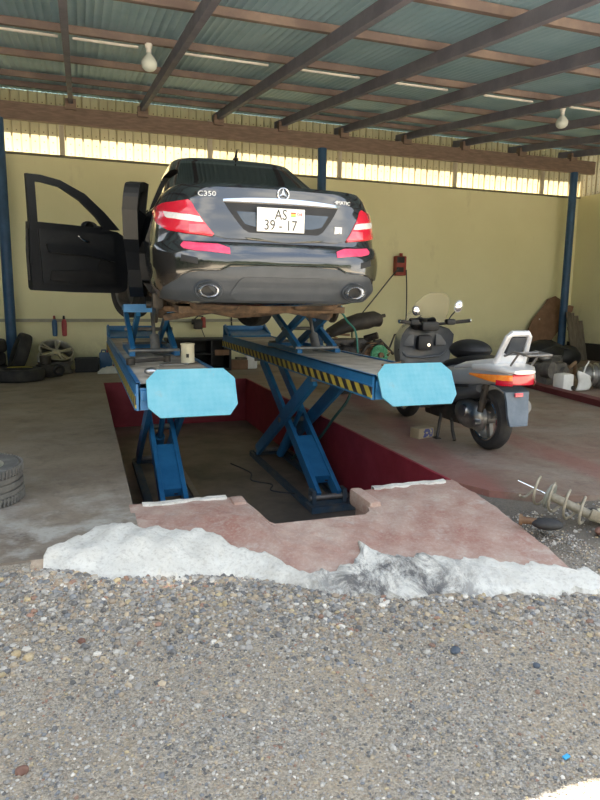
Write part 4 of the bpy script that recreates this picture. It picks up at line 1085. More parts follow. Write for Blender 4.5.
# tall blue upright behind the right jack
# hoses
def wire(name, pts, r, material, label, cat, group=None):
    # smooth curve through the points
    P = [Vector(p) for p in pts]; out = []
    for i in range(len(P)-1):
        p0, p1, p2, p3 = P[max(i-1, 0)], P[i], P[i+1], P[min(i+2, len(P)-1)]
        for k in range(10):
            t = k/10; out.append(.5*((2*p1)+(-p0+p2)*t+(2*p0-5*p1+4*p2-p3)*t*t+(-p0+3*p1-3*p2+p3)*t**3))
    out.append(P[-1]); m = MB(); m.tube(out, r, n=8)
    return tag(m.build(name, material, None, angle=80), label, cat, group)
wire('hydraulic_hose', [(2.60, 6.0, .60), (2.62, 5.9, .45), (2.56, 5.85, .28), (2.44, 5.95, .06), (2.36, 6.2, -.22), (2.32, 6.6, -.42), (2.3, 6.9, -.60)], .016, M['hose'], 'dark green hose drooping from the right platform into the pit', 'hose')
wire('air_hose', [(2.52, 5.55, .79), (2.53, 5.6, .92), (2.50, 5.6, 1.02), (2.40, 5.55, 1.10), (2.33, 5.5, 1.17), (2.26, 5.5, 1.22)], .010, mat('green_hose', (.02, .14, .11), .5), 'thin green hose hanging from the car axle to the right platform', 'hose')
wire('pit_cable', [(1.55, 6.9, -.60), (1.68, 6.5, -.61), (1.62, 6.2, -.61), (1.78, 6.0, -.61), (1.72, 5.8, -.61), (1.9, 5.6, -.60)], .008, M['cable'], 'thin black cable lying in loops on the pit floor', 'cable')

# things lying on the left platform
def wheel_nut_clutter():
    t = thing('oil_filter', 'cream oil filter standing on the left platform behind its flap', 'oil filter', (.80, 5.15, .774))
    m = MB(); m.cyl((0, 0, 0), (0, 0, .150), .055, n=28); m.build('can', M['cream'], t)
    m = MB(); m.lathe([(.059, .148), (.059, .158), (.03, .162), (.03, .150)], n=28, cap=False); m.build('rim', M['cream'], t)
    m = MB(); m.box((-.01, -.055, .06), (.022, .004, .03)); m.build('mark', M['darkmetal'], t)
wheel_nut_clutter()
def spanner(loc, rz, L_, lab):
    t = thing('spanner', lab, 'spanner', loc, (0, 0, rz), 'spanners on the left platform')
    m = MB(); m.bar((0, -L_/2, .006), (0, L_/2, .006), .016, .009, bev=.002); m.build('shank', M['greymetal'], t)
    m = MB(); m.torus((0, L_/2+.012, .007), .016, .006, 'Z', 20, 6); m.build('ring_end', M['greymetal'], t)
    m = MB(); m.torus((0, -L_/2-.014, .007), .018, .007, 'Z', 18, 6, arc=(-pi*.25, pi*1.25)); m.build('open_end', M['greymetal'], t)
spanner((.60, 4.55, .774), radians(60), .22, 'steel spanner lying across the left platform, nearer its flap')
spanner((.66, 4.95, .774), radians(100), .18, 'short steel spanner on the left platform beside the oil filter')
m = MB(); m.sphere((0, 0, .03), .045, sc=(1.1, .8, .6)); m.box((.03, .02, .02), (.05, .03, .03), bev=.006)
tag(m.build('crumpled_foil', M['alloy'], None, loc=(.42, 4.32, .774)), 'crumpled shiny foil on the left front corner of the left platform', 'foil')
t = thing('suspension_bush', 'dirty dark metal suspension link lying on the left platform', 'car part', (.49, 5.1, .778), (0, 0, .4))
m = MB(); m.bar((-.16, 0, .025), (.16, .03, .025), .03, .03, bev=.006); m.build('link', M['darkmetal'], t)
m = MB(); m.cyl((-.17, 0, 0), (-.17, 0, .05), .035, n=18); m.cyl((.17, .03, 0), (.17, .03, .05), .03, n=18); m.build('bush', M['darkmetal'], t)
t = thing('pry_bar', 'rusty wrench lying on the front of the right platform behind its flap', 'wrench', (2.38, 4.55, .774), (0, 0, -1.0))
m = MB(); m.bar((0, -.16, .014), (0, .14, .014), .022, .018, bev=.004); m.build('shank', M['rust'], t); m = MB(); m.sphere((0, .16, .016), .03, sc=(1, 1.2, .5)); m.build('jaw', M['darkmetal'], t)

# ------------------------------------------------------------------ scooter
SC = thing('scooter', 'silver and grey maxi scooter parked on its stand at right', 'scooter', (3.37, 4.56, 0), (0, radians(-.5), radians(-2.2)))
def lathe_wheel(y, R, wdt, parent, name, rimmat):
    h = wdt/2
    m = MB(); m.lathe([(R*.68, -h*.75), (R*.80, -h), (R*.93, -h*.88), (R*.99, -h*.45), (R, 0), (R*.99, h*.45), (R*.93, h*.88), (R*.80, h), (R*.68, h*.75)], c=(0, y, R), axis='X', n=52, cap=False)
    w = m.build(name, M['rubber'], parent)
    m = MB(); m.lathe([(R*.69, -h*.74), (R*.70, -h*.80), (R*.64, -h*.72), (R*.62, -h*.3), (R*.62, h*.3), (R*.64, h*.72), (R*.70, h*.80), (R*.69, h*.74)], c=(0, y, R), axis='X', n=48, cap=False); rm = m.build('rim', rimmat, w)
    m = MB(); m.torus((-h*.72, y, R), R*.665, .012, 'X', 44, 8); m.build('rim_ring', M['chrome'], rm)
    m = MB()
    for k in range(3):
        a = 2*pi*k/3+.4
        m.bar((0, y+cos(a)*.04, R+sin(a)*.04), (0, y+cos(a)*R*.63, R+sin(a)*R*.63), .05, .035, up=(1, 0, 0))
    m.cyl((-h*.7, y, R), (h*.7, y, R), .045, n=20); m.build('spokes', rimmat, w)
    return w
lathe_wheel(0, .275, .135, SC, 'rear_wheel', M['greymetal'])
lathe_wheel(1.62, .275, .115, SC, 'front_wheel', M['greymetal'])
# aluminium transmission cover and hub on the left of the rear wheel
m = MB(); m.lathe([(.0, -.165), (.045, -.165), (.075, -.15), (.10, -.12), (.125, -.10), (.13, -.07)], c=(0, .06, .285), axis='X', n=32); m.sphere((-.11, .17, .30), .15, sc=(.42, 1.45, .90)); tag(m.build('transmission_cover', M['alloy'], SC), 'polished transmission cover')
m = MB(); m.cyl((-.12, .16, .33), (-.185, .16, .33), .055, n=24); m.build('cover_boss', M['alloy'], SC)
m = MB(); m.cyl((-.12, -.02, .25), (-.18, -.02, .25), .035, n=20); m.build('axle_cap', M['alloy'], SC)
m = MB(); m.box((-.02, .55, .27), (.24, .62, .20), bev=.05); m.bar((-.10, .25, .30), (-.10, .75, .22), .06, .10, bev=.02); m.box((0, .85, .22), (.22, .3, .12), bev=.03); m.build('engine', M['darkmetal'], SC)
m = MB(); m.cyl((-.12, -.03, .35), (-.10, -.08, .62), .028, n=14); m.tube([(-.11+.035*cos(k*.9), -.035-.0012*k, .38+.006*k) for k in range(36)], .008, n=6); m.build('shock_absorber', M['darkmetal'], SC)
# body: superellipse sections along y -> (y, zlo, zhi, halfwidth, exponent)
def hull(name, secs, material, parent, nn=28, x0=0.):
    rows = []
    for (y, zl, zh, hw, e) in secs:
        zc, hz = (zl+zh)/2, (zh-zl)/2; r = []
        for k in range(nn):
            a = 2*pi*k/nn; c, s = cos(a), sin(a)
            r.append((x0+hw*math.copysign(abs(c)**(2/e), c), y, zc+hz*math.copysign(abs(s)**(2/e), s)))
        rows.append(r)
    m = MB(); m.grid(rows, close_u=True); k0 = len(m.v)-nn; m.f += [tuple(range(nn-1, -1, -1)), tuple(range(k0, k0+nn))]; m.mi += [0, 0]
    return m.build(name, material, parent, angle=50)
tail = hull('tail_body', [(-.42, .685, .74, .10, 2.5), (-.36, .655, .785, .145, 2.6), (-.22, .61, .80, .175, 2.8), (0, .57, .78, .20, 3), (.22, .51, .76, .215, 3), (.42, .47, .73, .215, 3), (.62, .43, .68, .20, 3), (.82, .40, .62, .18, 3), (.95, .36, .52, .15, 3)], M['silver'], SC)
hull('lower_side', [(-.05, .51, .61, .185, 2.6), (.12, .44, .58, .205, 2.8), (.32, .38, .57, .215, 2.8), (.55, .30, .52, .21, 2.8), (.85, .22, .45, .205, 2.8), (1.15, .20, .40, .20, 2.8), (1.32, .24, .42, .18, 2.6)], M['scootgrey'], SC)
m = MB()
for s in (-1, 1): m.bar((s*.218, .02, .575), (s*.223, .55, .515), .012, .028, bev=.003)
m.build('side_stripe', M['black'], tail)
hull('seat', [(-.14, .76, .82, .11, 2.4), (0, .74, .83, .15, 2.5), (.18, .73, .83, .165, 2.5), (.36, .70, .80, .165, 2.5), (.56, .67, .76, .15, 2.5), (.72, .63, .71, .12, 2.4)], M['seat'], SC)
t = thing('seat_bag', 'black rounded bag lying on the scooter seat', 'bag', (3.43, 5.0, .775), (0, 0, 0))
m = MB(); m.sphere((0, 0, .075), .2, 24, 14, sc=(.88, 1.15, .50)); m.build('bag_body', M['seat'], t)
m = MB(); m.torus((0, 0, .075), .19, .012, 'Z', 32, 8); m2 = MB(); m2.add(m.v, m.f, Matrix.Diagonal((.88, 1.17, 1, 1))); m2.build('zip_seam', M['black'], t)
# raised passenger back frame: silver hoop with a dark pad, leaning back
def bpt(x, h): return Vector((x, -.22-.16*h/.30+.0, .76+h*1.1))
outp = [(-.135, 0), (-.125, .10), (-.10, .235), (-.075, .26), (.075, .26), (.10, .235), (.125, .10), (.135, 0)]
m = MB(); m.tube([bpt(x, h) for x, h in outp], .026, n=12); 
m.tube([bpt(-.135, .05), Vector((-.16, -.08, .785)), Vector((-.175, .12, .75)), Vector((-.19, .3, .71))], .026, n=12, radii=[.026, .028, .03, .012]); m.tube([bpt(.135, .05), Vector((.16, -.08, .785)), Vector((.175, .12, .75)), Vector((.19, .3, .71))], .026, n=12, radii=[.026, .028, .03, .012])
m.bar(bpt(0, -.01), bpt(0, .11), .24, .035, up=(0, 1, .5), bev=.012)
back = m.build('backrest', M['silver_bright'], SC)
m = MB(); m.bar(bpt(0, .09), bpt(0, .235), .15, .035, up=(0, 1, .5), bev=.012); m.build('backrest_pad', M['greyplastic'], back)
m = MB(); m.bar(bpt(0, .06)+Vector((0, .035, .0)), bpt(0, .24)+Vector((0, .035, 0)), .17, .06, up=(0, 1, .5), bev=.02); m.build('backrest_cushion', M['seat'], back)
# tail lamp wrapping the tail: amber ends, red middle
def tail_band(y_pts, z0, z1, o, name, material, parent, taper=1.):
    rows = [[], []]; npt = len(y_pts)
    for i_, (x, y) in enumerate(y_pts):
        q_ = 1-(1-taper)*(i_/(npt-1))**1.6; zc_ = z0+(z1-z0)*.62
        rows[0].append((x, y, zc_+(z1-zc_)*q_)); rows[1].append((x, y, zc_+(z0-zc_)*q_))
    m = MB(); P = [[Vector(p) for p in r] for r in rows]; mid = [(a+b)/2 for a, b in zip(*P)]
    c = Vector((0, 0, 0)); outv = []
    for p in mid:
        d = Vector((p.x*1.0, (p.y-.1), 0)).normalized(); outv.append(d)
    R = [P[0], [p+d*o for p, d in zip(P[0], outv)], [p+d*o*1.25+Vector((0, 0, 0)) for p, d in zip(mid, outv)], [p+d*o*.9 for p, d in zip(P[1], outv)], P[1]]
    m.grid(R); return m.build(name, material, parent, angle=40, fixn=True)
tl = tail_band([(-.10, -.425), (-.06, -.442), (0, -.448), (.06, -.442), (.10, -.425)], .635, .72, .012, 'tail_lamp', M['red_lens'], SC)
for s in (-1, 1):
    a_ = tail_band([(s*.10, -.425), (s*.150, -.375), (s*.182, -.26), (s*.198, -.12), (s*.205, .02)], .634, .715, .012, 'indicator_lens', M['amber'], tl, taper=.2)
    tail_band([(s*.10, -.425), (s*.150, -.375), (s*.170, -.30)], .625, .668, .02, 'red_lens', M['red_lens'], tl)
# silver cowl over the lamp
hull('tail_cowl', [(-.455, .722, .755, .10, 2.6), (-.36, .714, .79, .165, 2.8), (-.2, .708, .805, .193, 2.8), (0, .70, .785, .208, 3)], M['silver_bright'], SC)
# rear mudguard with red reflector
m = MB(); rows = []
for i in range(13):
    a = radians(80+i*7.5); R = .345; y, z = -cos(a-pi/2)*0, 0
    yy = -R*sin(a-radians(40)); zz = .28+R*cos(a-radians(40)); rows.append([(x, yy, zz-.04*abs(x)/.1) for x in (-.105, -.06, 0, .06, .105)])
mp = [(-.16, .61), (-.28, .595), (-.37, .565), (-.385, .48), (-.40, .38), (-.415, .29)]
m = MB(); m.grid([[(x*w_, y, z) for x in (-.12, -.06, 0, .06, .12)] for (y, z), w_ in zip(mp, (1, 1, .95, .85, .82, .70))]); m.grid([[(x*w_, y+.014, z) for x in (-.12, -.06, 0, .06, .12)] for (y, z), w_ in zip(mp, (1, 1, .95, .85, .82, .70))])
for s in (-1, 1): m.grid([[(s*.12*w_, y, z), (s*.12*w_, y+.014, z), (s*.115*w_, y+.035, z+.01)] for (y, z), w_ in zip(mp, (1, 1, .95, .85, .82, .70))])
m.box((0, -.408, .292), (.165, .02, .012))
mg = m.build('rear_mudguard', M['mudflap'], SC, fixn=False)
m = MB(); m.box((0, -.392, .545), (.075, .018, .034), bev=.004, rot=(-.1, 0, 0)); m.build('red_reflector', M['red_lens2'], mg)
# luggage rack: thin tubes
m = MB()
for s in (-1, 1):
    m.tube([(s*.09, -.30, .86), (s*.10, -.44, .905), (s*.11, -.62, .89)], .010, n=8); m.tube([(s*.10, -.40, .79), (s*.10, -.50, .90)], .009, n=8)
m.tube([(-.11, -.62, .89), (.11, -.62, .89)], .010, n=8); m.tube([(-.10, -.48, .90), (.10, -.48, .90)], .009, n=8); m.build('luggage_rack', M['greymetal'], SC)
# front: leg shield seen from the rider's side, outer fairing, dashboard
def shield_rows(dy, inset):
    rows = []
    for (z, hw, y) in ((.28, .17, 1.20), (.42, .24, 1.22), (.58, .30, 1.25), (.74, .33, 1.27), (.86, .345, 1.25), (.95, .335, 1.22), (1.01, .28, 1.24), (1.04, .20, 1.30)):
        hw -= inset; hw *= .90; rows.append([(hw*u, y+dy+.16*(1-u*u)*(1 if dy > .02 else .25)-.05*(abs(u)**3), z) for u in (-1, -.85, -.6, -.3, 0, .3, .6, .85, 1)])
    return rows
A, Bk = shield_rows(0, 0), shield_rows(.20, .03)
m = MB(); m.grid(A); sh = m.build('leg_shield', M['scootgrey'], SC, fixn=False)
m = MB(); m.grid(Bk); m.grid([[a[0] for a in A], [b[0] for b in Bk]]); m.grid([[a[-1] for a in A], [b[-1] for b in Bk]]); m.grid([A[-1], Bk[-1]]); m.grid([A[0], Bk[0]]); m.build('front_fairing', M['silver'], SC, fixn=True)
m = MB(); m.tube([(-.30, 1.24, .80), (-.20, 1.262, .72), (0, 1.275, .70), (.20, 1.262, .72), (.30, 1.24, .80)], .012, n=8); m.build('shield_ridge', M['greyplastic'], sh)
m = MB(); m.box((0, 1.262, .86), (.17, .09, .16), bev=.03); m.build('key_panel', M['black'], sh)
for s in (-1, 1): m = MB(); m.box((s*.20, 1.262, .89), (.15, .05, .13), bev=.02); m.build('glove_compartment', M['scootgrey'], sh)
m = MB(); m.cyl((0, 1.30, .60), (0, 1.26, .60), .02, n=20); m.cyl((.03, 1.235, .84), (.03, 1.205, .84), .016, n=16); tag(m.build('key_lock', M['chrome'], sh), 'chrome lock')
hull('centre_tunnel', [(.78, .34, .60, .10, 2.6), (.95, .30, .52, .11, 2.6), (1.12, .30, .56, .12, 2.6), (1.26, .34, .66, .14, 2.6)], M['scootgrey'], SC)
m = MB(); m.box((0, 1.29, 1.06), (.30, .16, .07), bev=.03, rot=(.5, 0, 0)); m.cyl((-.07, 1.23, 1.085), (-.07, 1.245, 1.10), .045, n=20); m.cyl((.07, 1.23, 1.085), (.07, 1.245, 1.10), .045, n=20); m.build('dashboard', M['black'], SC)
hb = MB(); hb.tube([(-.37, 1.04, 1.095), (-.22, 1.10, 1.075), (-.08, 1.16, 1.06), (.08, 1.16, 1.06), (.22, 1.10, 1.075), (.37, 1.04, 1.095)], .015, n=10); hb.box((0, 1.16, 1.04), (.20, .10, .10), bev=.03); hb.box((-.21, 1.10, 1.085), (.10, .08, .06), bev=.02); hb.box((.21, 1.10, 1.085), (.10, .08, .06), bev=.02)
hbo = hb.build('handlebar', M['black'], SC)
for s in (-1, 1):
    m = MB(); m.cyl((s*.27, 1.082, 1.083), (s*.40, 1.028, 1.098), .019, n=16); m.build('grip', M['rubber'], hbo)
    m = MB(); m.cyl((s*.40, 1.028, 1.098), (s*.412, 1.022, 1.099), .017, n=14); m.build('bar_end', M['chrome'], hbo)
    m = MB(); m.tube([(s*.22, 1.13, 1.085), (s*.30, 1.13, 1.07), (s*.38, 1.09, 1.08)], .006, n=6); m.build('brake_lever', M['alloy'], hbo)
    mx_ = .315 if s > 0 else .175; mz_ = 1.245 if s > 0 else 1.20
    m = MB(); m.tube([(s*.20, 1.12, 1.10), (s*(mx_-.07), 1.14, 1.15), (s*mx_, 1.13, mz_-.02)], .007, n=8); st = m.build('mirror_stem', M['black'], hbo)
    m = MB(); m.sphere((s*mx_, 1.125, mz_), .07 if s > 0 else .055, 20, 12, sc=(.75, .28, .95), rot=(.1, .25*s, .1*s)); mm = m.build('mirror', M['white' if s > 0 else 'scootgrey'], st)
    m = MB(); m.sphere((s*mx_, 1.118, mz_), .062 if s > 0 else .048, 20, 12, sc=(.75, .25, .95), rot=(.1, .25*s, .1*s)); m.build('mirror_glass', M['chrome'], mm)
m = MB(); rows = []
for i in range(13):
    t_ = i/12; z = .96+.42*t_; hw = interp([(0, .20), (.2, .24), (.5, .235), (.8, .185), (.95, .13), (1, .07)], t_); y = 1.47-.36*t_
    rows.append([(hw*u, y-.10*u*u, z) for u in [k/6 for k in range(-6, 7)]])
m.grid(rows); ws = m.build('windscreen', M['screen'], SC, fixn=False)
sm = ws.modifiers.new('s', 'SOLIDIFY'); sm.thickness = .004
m = MB(); m.tube([(0, 1.50, .70), (.0, 1.62, .30)], .03); 
for s in (-1, 1): m.tube([(s*.085, 1.42, .66), (s*.085, 1.62, .275)], .022, n=12)
m.build('front_fork', M['greymetal'], SC)
m = MB(); rows = []
for i in range(11):
    a = radians(20+i*14); rows.append([(x, 1.62+.305*cos(a), .275+.305*sin(a)-.02*abs(x)/.08) for x in (-.08, -.045, 0, .045, .08)])
m.grid(rows); mo = m.build('front_mudguard', M['silver'], SC, fixn=False); sm = mo.modifiers.new('s', 'SOLIDIFY'); sm.thickness = .006
m = MB(); m.tube([(-.12, .62, .25), (-.18, .56, .12), (-.23, .50, .0)], .014); m.box((-.235, .50, .006), (.05, .09, .012), bev=.004); m.build('side_stand', M['darkmetal'], SC)
m = MB(); m.tube([(-.13, .42, .22), (-.15, .36, .10), (-.16, .30, .02)], .016); m.tube([(.13, .42, .22), (.15, .36, .10), (.15, .30, .03)], .016); m.bar((-.15, .40, .19), (.15, .40, .19), .03, .03); m.build('centre_stand', M['darkmetal'], SC)
m = MB(); m.tube([(-.10, .75, .28), (-.14, 1.0, .22), (-.13, 1.2, .30)], .014); m.build('frame_tube', M['chrome'], SC)
m = MB(); m.cyl((.15, .35, .33), (.15, -.28, .42), .06, .065, n=20); m.build('silencer', M['greymetal'], SC)
# little carton and blob beside the stand
t = thing('battery_carton', 'small blue and tan printed carton on the floor under the scooter', 'carton', (3.04, 5.15, 0), (0, 0, .25))
m = MB(); m.box((0, 0, .05), (.20, .12, .10), bev=.005); m.build('box_body', mat('tan_card', (.34, .27, .17), .7), t)
m = MB(); m.box((.02, -.061, .05), (.12, .003, .08)); m.build('printed_panel', mat('blue_print', (.06, .07, .22), .5, 0, (.5, .42, .2), nscale=30, lo=.5, hi=.6), t)

# ------------------------------------------------------------------ left: tyres, rims, bottles
def tyre_prof(R, ri, w):
    h = w/2
    return [(ri, -h*.72), (ri+.02, -h*.9), ((R+ri)/2, -h), (R*.94, -h*.93), (R*.985, -h*.72), (R, -h*.4), (R, h*.4), (R*.985, h*.72), (R*.94, h*.93), ((R+ri)/2, h), (ri+.02, h*.9), (ri, h*.72), (ri+.012, 0), (ri, -h*.72)]
def grooved_tyre(R, ri, w):
    h = w/2; pr = [(ri, -h*.78), (ri+.02, -h*.93), ((R+ri)/2, -h), (R*.93, -h*.95), (R*.975, -h*.8)]
    for z in (-.55, -.2, .2, .55):
        pr += [(R*.995, h*(z-.13)), (R*.995, h*(z-.05)), (R*.965, h*(z-.045)), (R*.965, h*(z+.045)), (R*.995, h*(z+.05))]
    pr += [(R*.975, h*.8), (R*.93, h*.95), ((R+ri)/2, h), (ri+.02, h*.93), (ri, h*.78)]
    return pr
t = thing('spare_wheel', 'dusty spare wheel with alloy rim lying flat at the left edge of the floor', 'wheel', (-.755, 4.32, .0), (0, 0, 0))
m = MB(); m.lathe(grooved_tyre(.335, .21, .235), c=(0, 0, .118), n=72, cap=False)
for k in range(72):
    a = 2*pi*k/72
    for z, dz in ((.030, .05), (.206, .05)): m.bar((cos(a)*.3335, sin(a)*.3335, z-dz*.5), (cos(a+.03)*.3335, sin(a+.03)*.3335, z+dz*.5), .012, .012, up=(cos(a), sin(a), 0))
m.build('tyre', M['rubber_dusty'], t)
m = MB(); m.lathe([(.215, .02), (.205, .06), (.205, .21), (.222, .222), (.214, .205), (.19, .17), (.06, .17), (.055, .18), (.0, .18)], n=48, cap=False)
for k in range(5): a = 2*pi*k/5; m.bar((.05*cos(a), .05*sin(a), .18), (.20*cos(a), .20*sin(a), .195), .05, .03, bev=.006)
m.build('rim', mat('dusty_alloy', (.34, .32, .26), .5, .4, (.45, .43, .33)), t)
def flat_tyre(x, y, z, lab, R=.33, w=.2, rot=(0, 0, 0), mark=False, mt='rubber'):
    t = thing('tyre', lab, 'tyre', (x, y, z), rot, 'old tyres piled at the left column')
    m = MB(); m.lathe(tyre_prof(R, .21, w), c=(0, 0, w/2), n=48, cap=False); ty = m.build('tyre_carcass', M[mt], t)
    if mark:
        m = MB(); m.torus((0, 0, w-.004), .235, .014, 'Z', 24, 6, squash=.4, arc=(.5, 2.3)); m.build('yellow_mark', M['yellowpaint'], t)
    return t
flat_tyre(-1.02, 10.55, 0, 'black tyre flat on the floor with a yellow paint mark, nearest of the pile', .40, .19, mark=True)
flat_tyre(-1.55, 11.0, 0, 'black tyre at the bottom left of the pile beside the blue column', .36, .2)
flat_tyre(-1.57, 11.02, .20, 'black tyre second up in the pile beside the blue column', .35, .2)
flat_tyre(-1.53, 11.0, .40, 'black tyre topmost of the pile beside the blue column', .34, .2, rot=(.06, -.05, 0))
t = flat_tyre(-.88, 11.50, .33, 'black tyre standing upright against the left blue column', .33, .2); t.rotation_euler = (radians(70), 0, radians(-78)); t.location = (-.93, 11.22, .345)
t = thing('engine_part', 'oily black engine part heaped beside the upright tyre at left', 'car part', (-.58, 10.98, 0), (0, 0, .3))
m = MB(); m.box((0, 0, .10), (.36, .3, .2), bev=.03); m.cyl((-.05, 0, .18), (-.05, 0, .34), .09, n=18); m.cyl((.12, -.12, .1), (.12, -.2, .1), .06, n=16); m.build('casting', M['darkmetal'], t)
m = MB(); m.torus((.1, -.21, .12), .075, .02, 'Y', 24, 8); m.build('pulley', M['black'], t)
m = MB(); m.tube([(-.1, -.1, .2), (-.2, -.2, .25), (-.15, -.22, .1)], .018); m.build('pipe', M['black'], t)
def alloy_wheel(x, y, z, lab, tilt, rimm='alloy', R=.29, tyre_=False):
    t = thing('alloy_wheel_rim', lab, 'wheel rim', (x, y, z), tilt, 'bare alloy rims stacked by the back wall')
    m = MB(); m.lathe([(R*.8, 0), (R, .0), (R*1.02, .012), (R*.9, .04), (R*.86, .10), (R*.9, .17), (R*1.0, .19), (R*1.0, .205), (R*.93, .205), (R*.86, .17), (R*.80, .10)], n=48, cap=False); m.build('barrel', M[rimm], t)
    m = MB(); m.lathe([(.0, .165), (.07, .165), (.075, .14), (.0, .12)], n=24, cap=False)
    for k in range(5):
        a = 2*pi*k/5
        for d in (-.16, .16): m.bar((.05*cos(a), .05*sin(a), .155), (R*.9*cos(a+d), R*.9*sin(a+d), .185), .032, .03, bev=.006)
    m.build('spokes', M[rimm], t); return t
alloy_wheel(-.50, 11.45, .0, 'dull alloy rim lying on the floor beneath the tilted one by the wall', (0, 0, 0), 'greymetal')
alloy_wheel(-.50, 11.50, .235, 'five-spoke alloy rim resting tilted on top of the stack by the back wall', (radians(34), 0, .3))
t = thing('plastic_crate', 'small black plastic crate on the floor beside the alloy rims', 'crate', (.02, 11.55, 0))
m = MB()
for s in (-1, 1): m.box((s*.19, 0, .12), (.02, .30, .24)); m.box((0, s*.14, .12), (.38, .02, .24))
for k in range(-3, 4): m.box((k*.052, -.155, .12), (.014, .012, .22))
m.box((0, 0, .01), (.38, .28, .02)); m.build('crate_body', M['black'], t, smooth=False)
m = MB(); m.box((0, -.152, .235), (.42, .03, .02)); m.box((0, -.152, .03), (.42, .03, .02)); m.build('rim', M['black'], t, smooth=False)
t = thing('oil_canister', 'blue oil canister standing by the back wall behind the white rag', 'canister', (.34, 11.72, 0))
m = MB(); m.box((0, 0, .16), (.22, .14, .32), bev=.03); m.build('canister_body', M['bluebottle'], t); m = MB(); m.cyl((.05, 0, .31), (.05, 0, .37), .03, n=18); m.build('cap', M['redbottle'], t); m = MB(); m.tube([(-.07, 0, .31), (-.06, 0, .36), (0, 0, .36), (.01, 0, .31)], .014); m.build('handle', M['bluebottle'], t)
t = thing('paint_tin', 'small red paint tin standing beside the blue canister at the wall', 'tin', (.54, 11.75, 0))
m = MB(); m.cyl((0, 0, 0), (0, 0, .24), .075, n=24); m.build('tin_body', M['redbottle'], t); m = MB(); m.lathe([(.078, .235), (.078, .248), (.06, .245)], n=24); m.build('lid', M['greymetal'], t)
m = MB(); rows = []
rd = random.Random(3)
for i in range(15):
    r = []
    for k in range(15):
        u, v = i/14-.5, k/14-.5; e = max(0, 1-(2*max(abs(u), abs(v)))**3)
        r.append((u*.55+rd.uniform(-.01, .01), v*.34, .005+e*(.10+.025*sin(u*21)*cos(v*17)+rd.uniform(-.006, .006))))
    rows.append(r)
m.grid(rows); tag(m.build('rag', M['rag'], None, loc=(.46, 11.25, 0)), 'crumpled white rag on the floor behind the left platform', 'rag')
def spray(x, mt, lab, capm):
    t = thing('spray_bottle', lab, 'bottle', (x, 11.945, .70), (0, 0, 0))
    m = MB(); m.lathe([(.025, -.10), (.04, -.085), (.045, .12), (.042, .17), (.022, .205)], n=20); m.build('bottle_body', M[mt], t)
    m = MB(); m.cyl((0, 0, .20), (0, 0, .235), .022, n=16); m.box((0, -.02, .25), (.035, .09, .035), bev=.008); m.tube([(0, -.055, .245), (0, -.06, .21)], .008); m.build('trigger_head', M[capm], t)
spray(-.50, 'bluebottle', 'blue spray bottle hanging on the wall rail above the alloy rims', 'redbox')
spray(-.34, 'redbottle', 'red spray bottle hanging on the wall rail beside the blue one', 'black')
# gear on the rail behind the car
t = thing('wall_pump', 'small dark red and black pump fixed to the wall rail below the car', 'pump', (2.05, 11.85, .80))
m = MB(); m.box((0, .02, 0), (.16, .14, .16), bev=.02); m.cyl((-.12, 0, .06), (.06, 0, .06), .05, n=18); m.build('pump_body', M['darkmetal'], t)
m = MB(); m.cyl((.10, -.02, -.05), (.10, .02, .14), .045, n=18); m.build('pump_cap', M['redbox'], t); m = MB(); m.tube([(-.08, 0, .1), (0, 0, .17), (.10, 0, .16)], .012); m.tube([(.06, -.03, -.08), (.10, -.05, -.2), (.16, -.02, -.3)], .008); m.build('pipe', M['cable'], t)
# black open cabinet behind the platforms
t = thing('black_cabinet', 'open black steel cabinet standing on the floor by the back wall between the platforms', 'cabinet', (1.95, 11.4, 0))
m = MB()
for s in (-1, 1): m.box((s*.56, 0, .29), (.04, .5, .58))
m.box((0, .23, .29), (1.1, .03, .58)); m.box((0, 0, .565), (1.14, .5, .03)); m.box((0, 0, .02), (1.1, .5, .04)); m.box((.22, 0, .29), (.03, .5, .55)); m.build('carcass', M['black'], t, smooth=False)
m = MB(); m.box((0, -.02, .30), (1.08, .44, .02)); m.build('shelf', M['black'], t, smooth=False)
m = MB(); m.box((.40, -.27, .33), (.26, .02, .10)); m.build('label_panel', M['brownboard'], t)
m = MB(); m.box((2.95, 11.35, .13), (.22, .16, .26), bev=.03); tag(m.build('plastic_pail', M['white'], None), 'white plastic box on the floor seen under the right platform', 'box')
t = thing('brick_block', 'rough brown block on the floor under the rear of the right platform', 'block', (2.70, 11.3, 0)); m = MB(); m.box((0, 0, .09), (.32, .2, .18), bev=.02); m.build('block_body', M['brownboard'], t); m = MB(); m.box((.05, 0, .20), (.2, .16, .04), bev=.01); m.build('block_top', M['greyboard'], t)

# pipe on the wall and cables
wire('wall_cable', [(2.72, 11.97, 2.6), (2.72, 11.97, 1.6), (2.72, 11.96, .9), (2.74, 11.95, .4)], .014, M['cable'], 'dark vertical cable on the back wall seen below the car', 'cable')
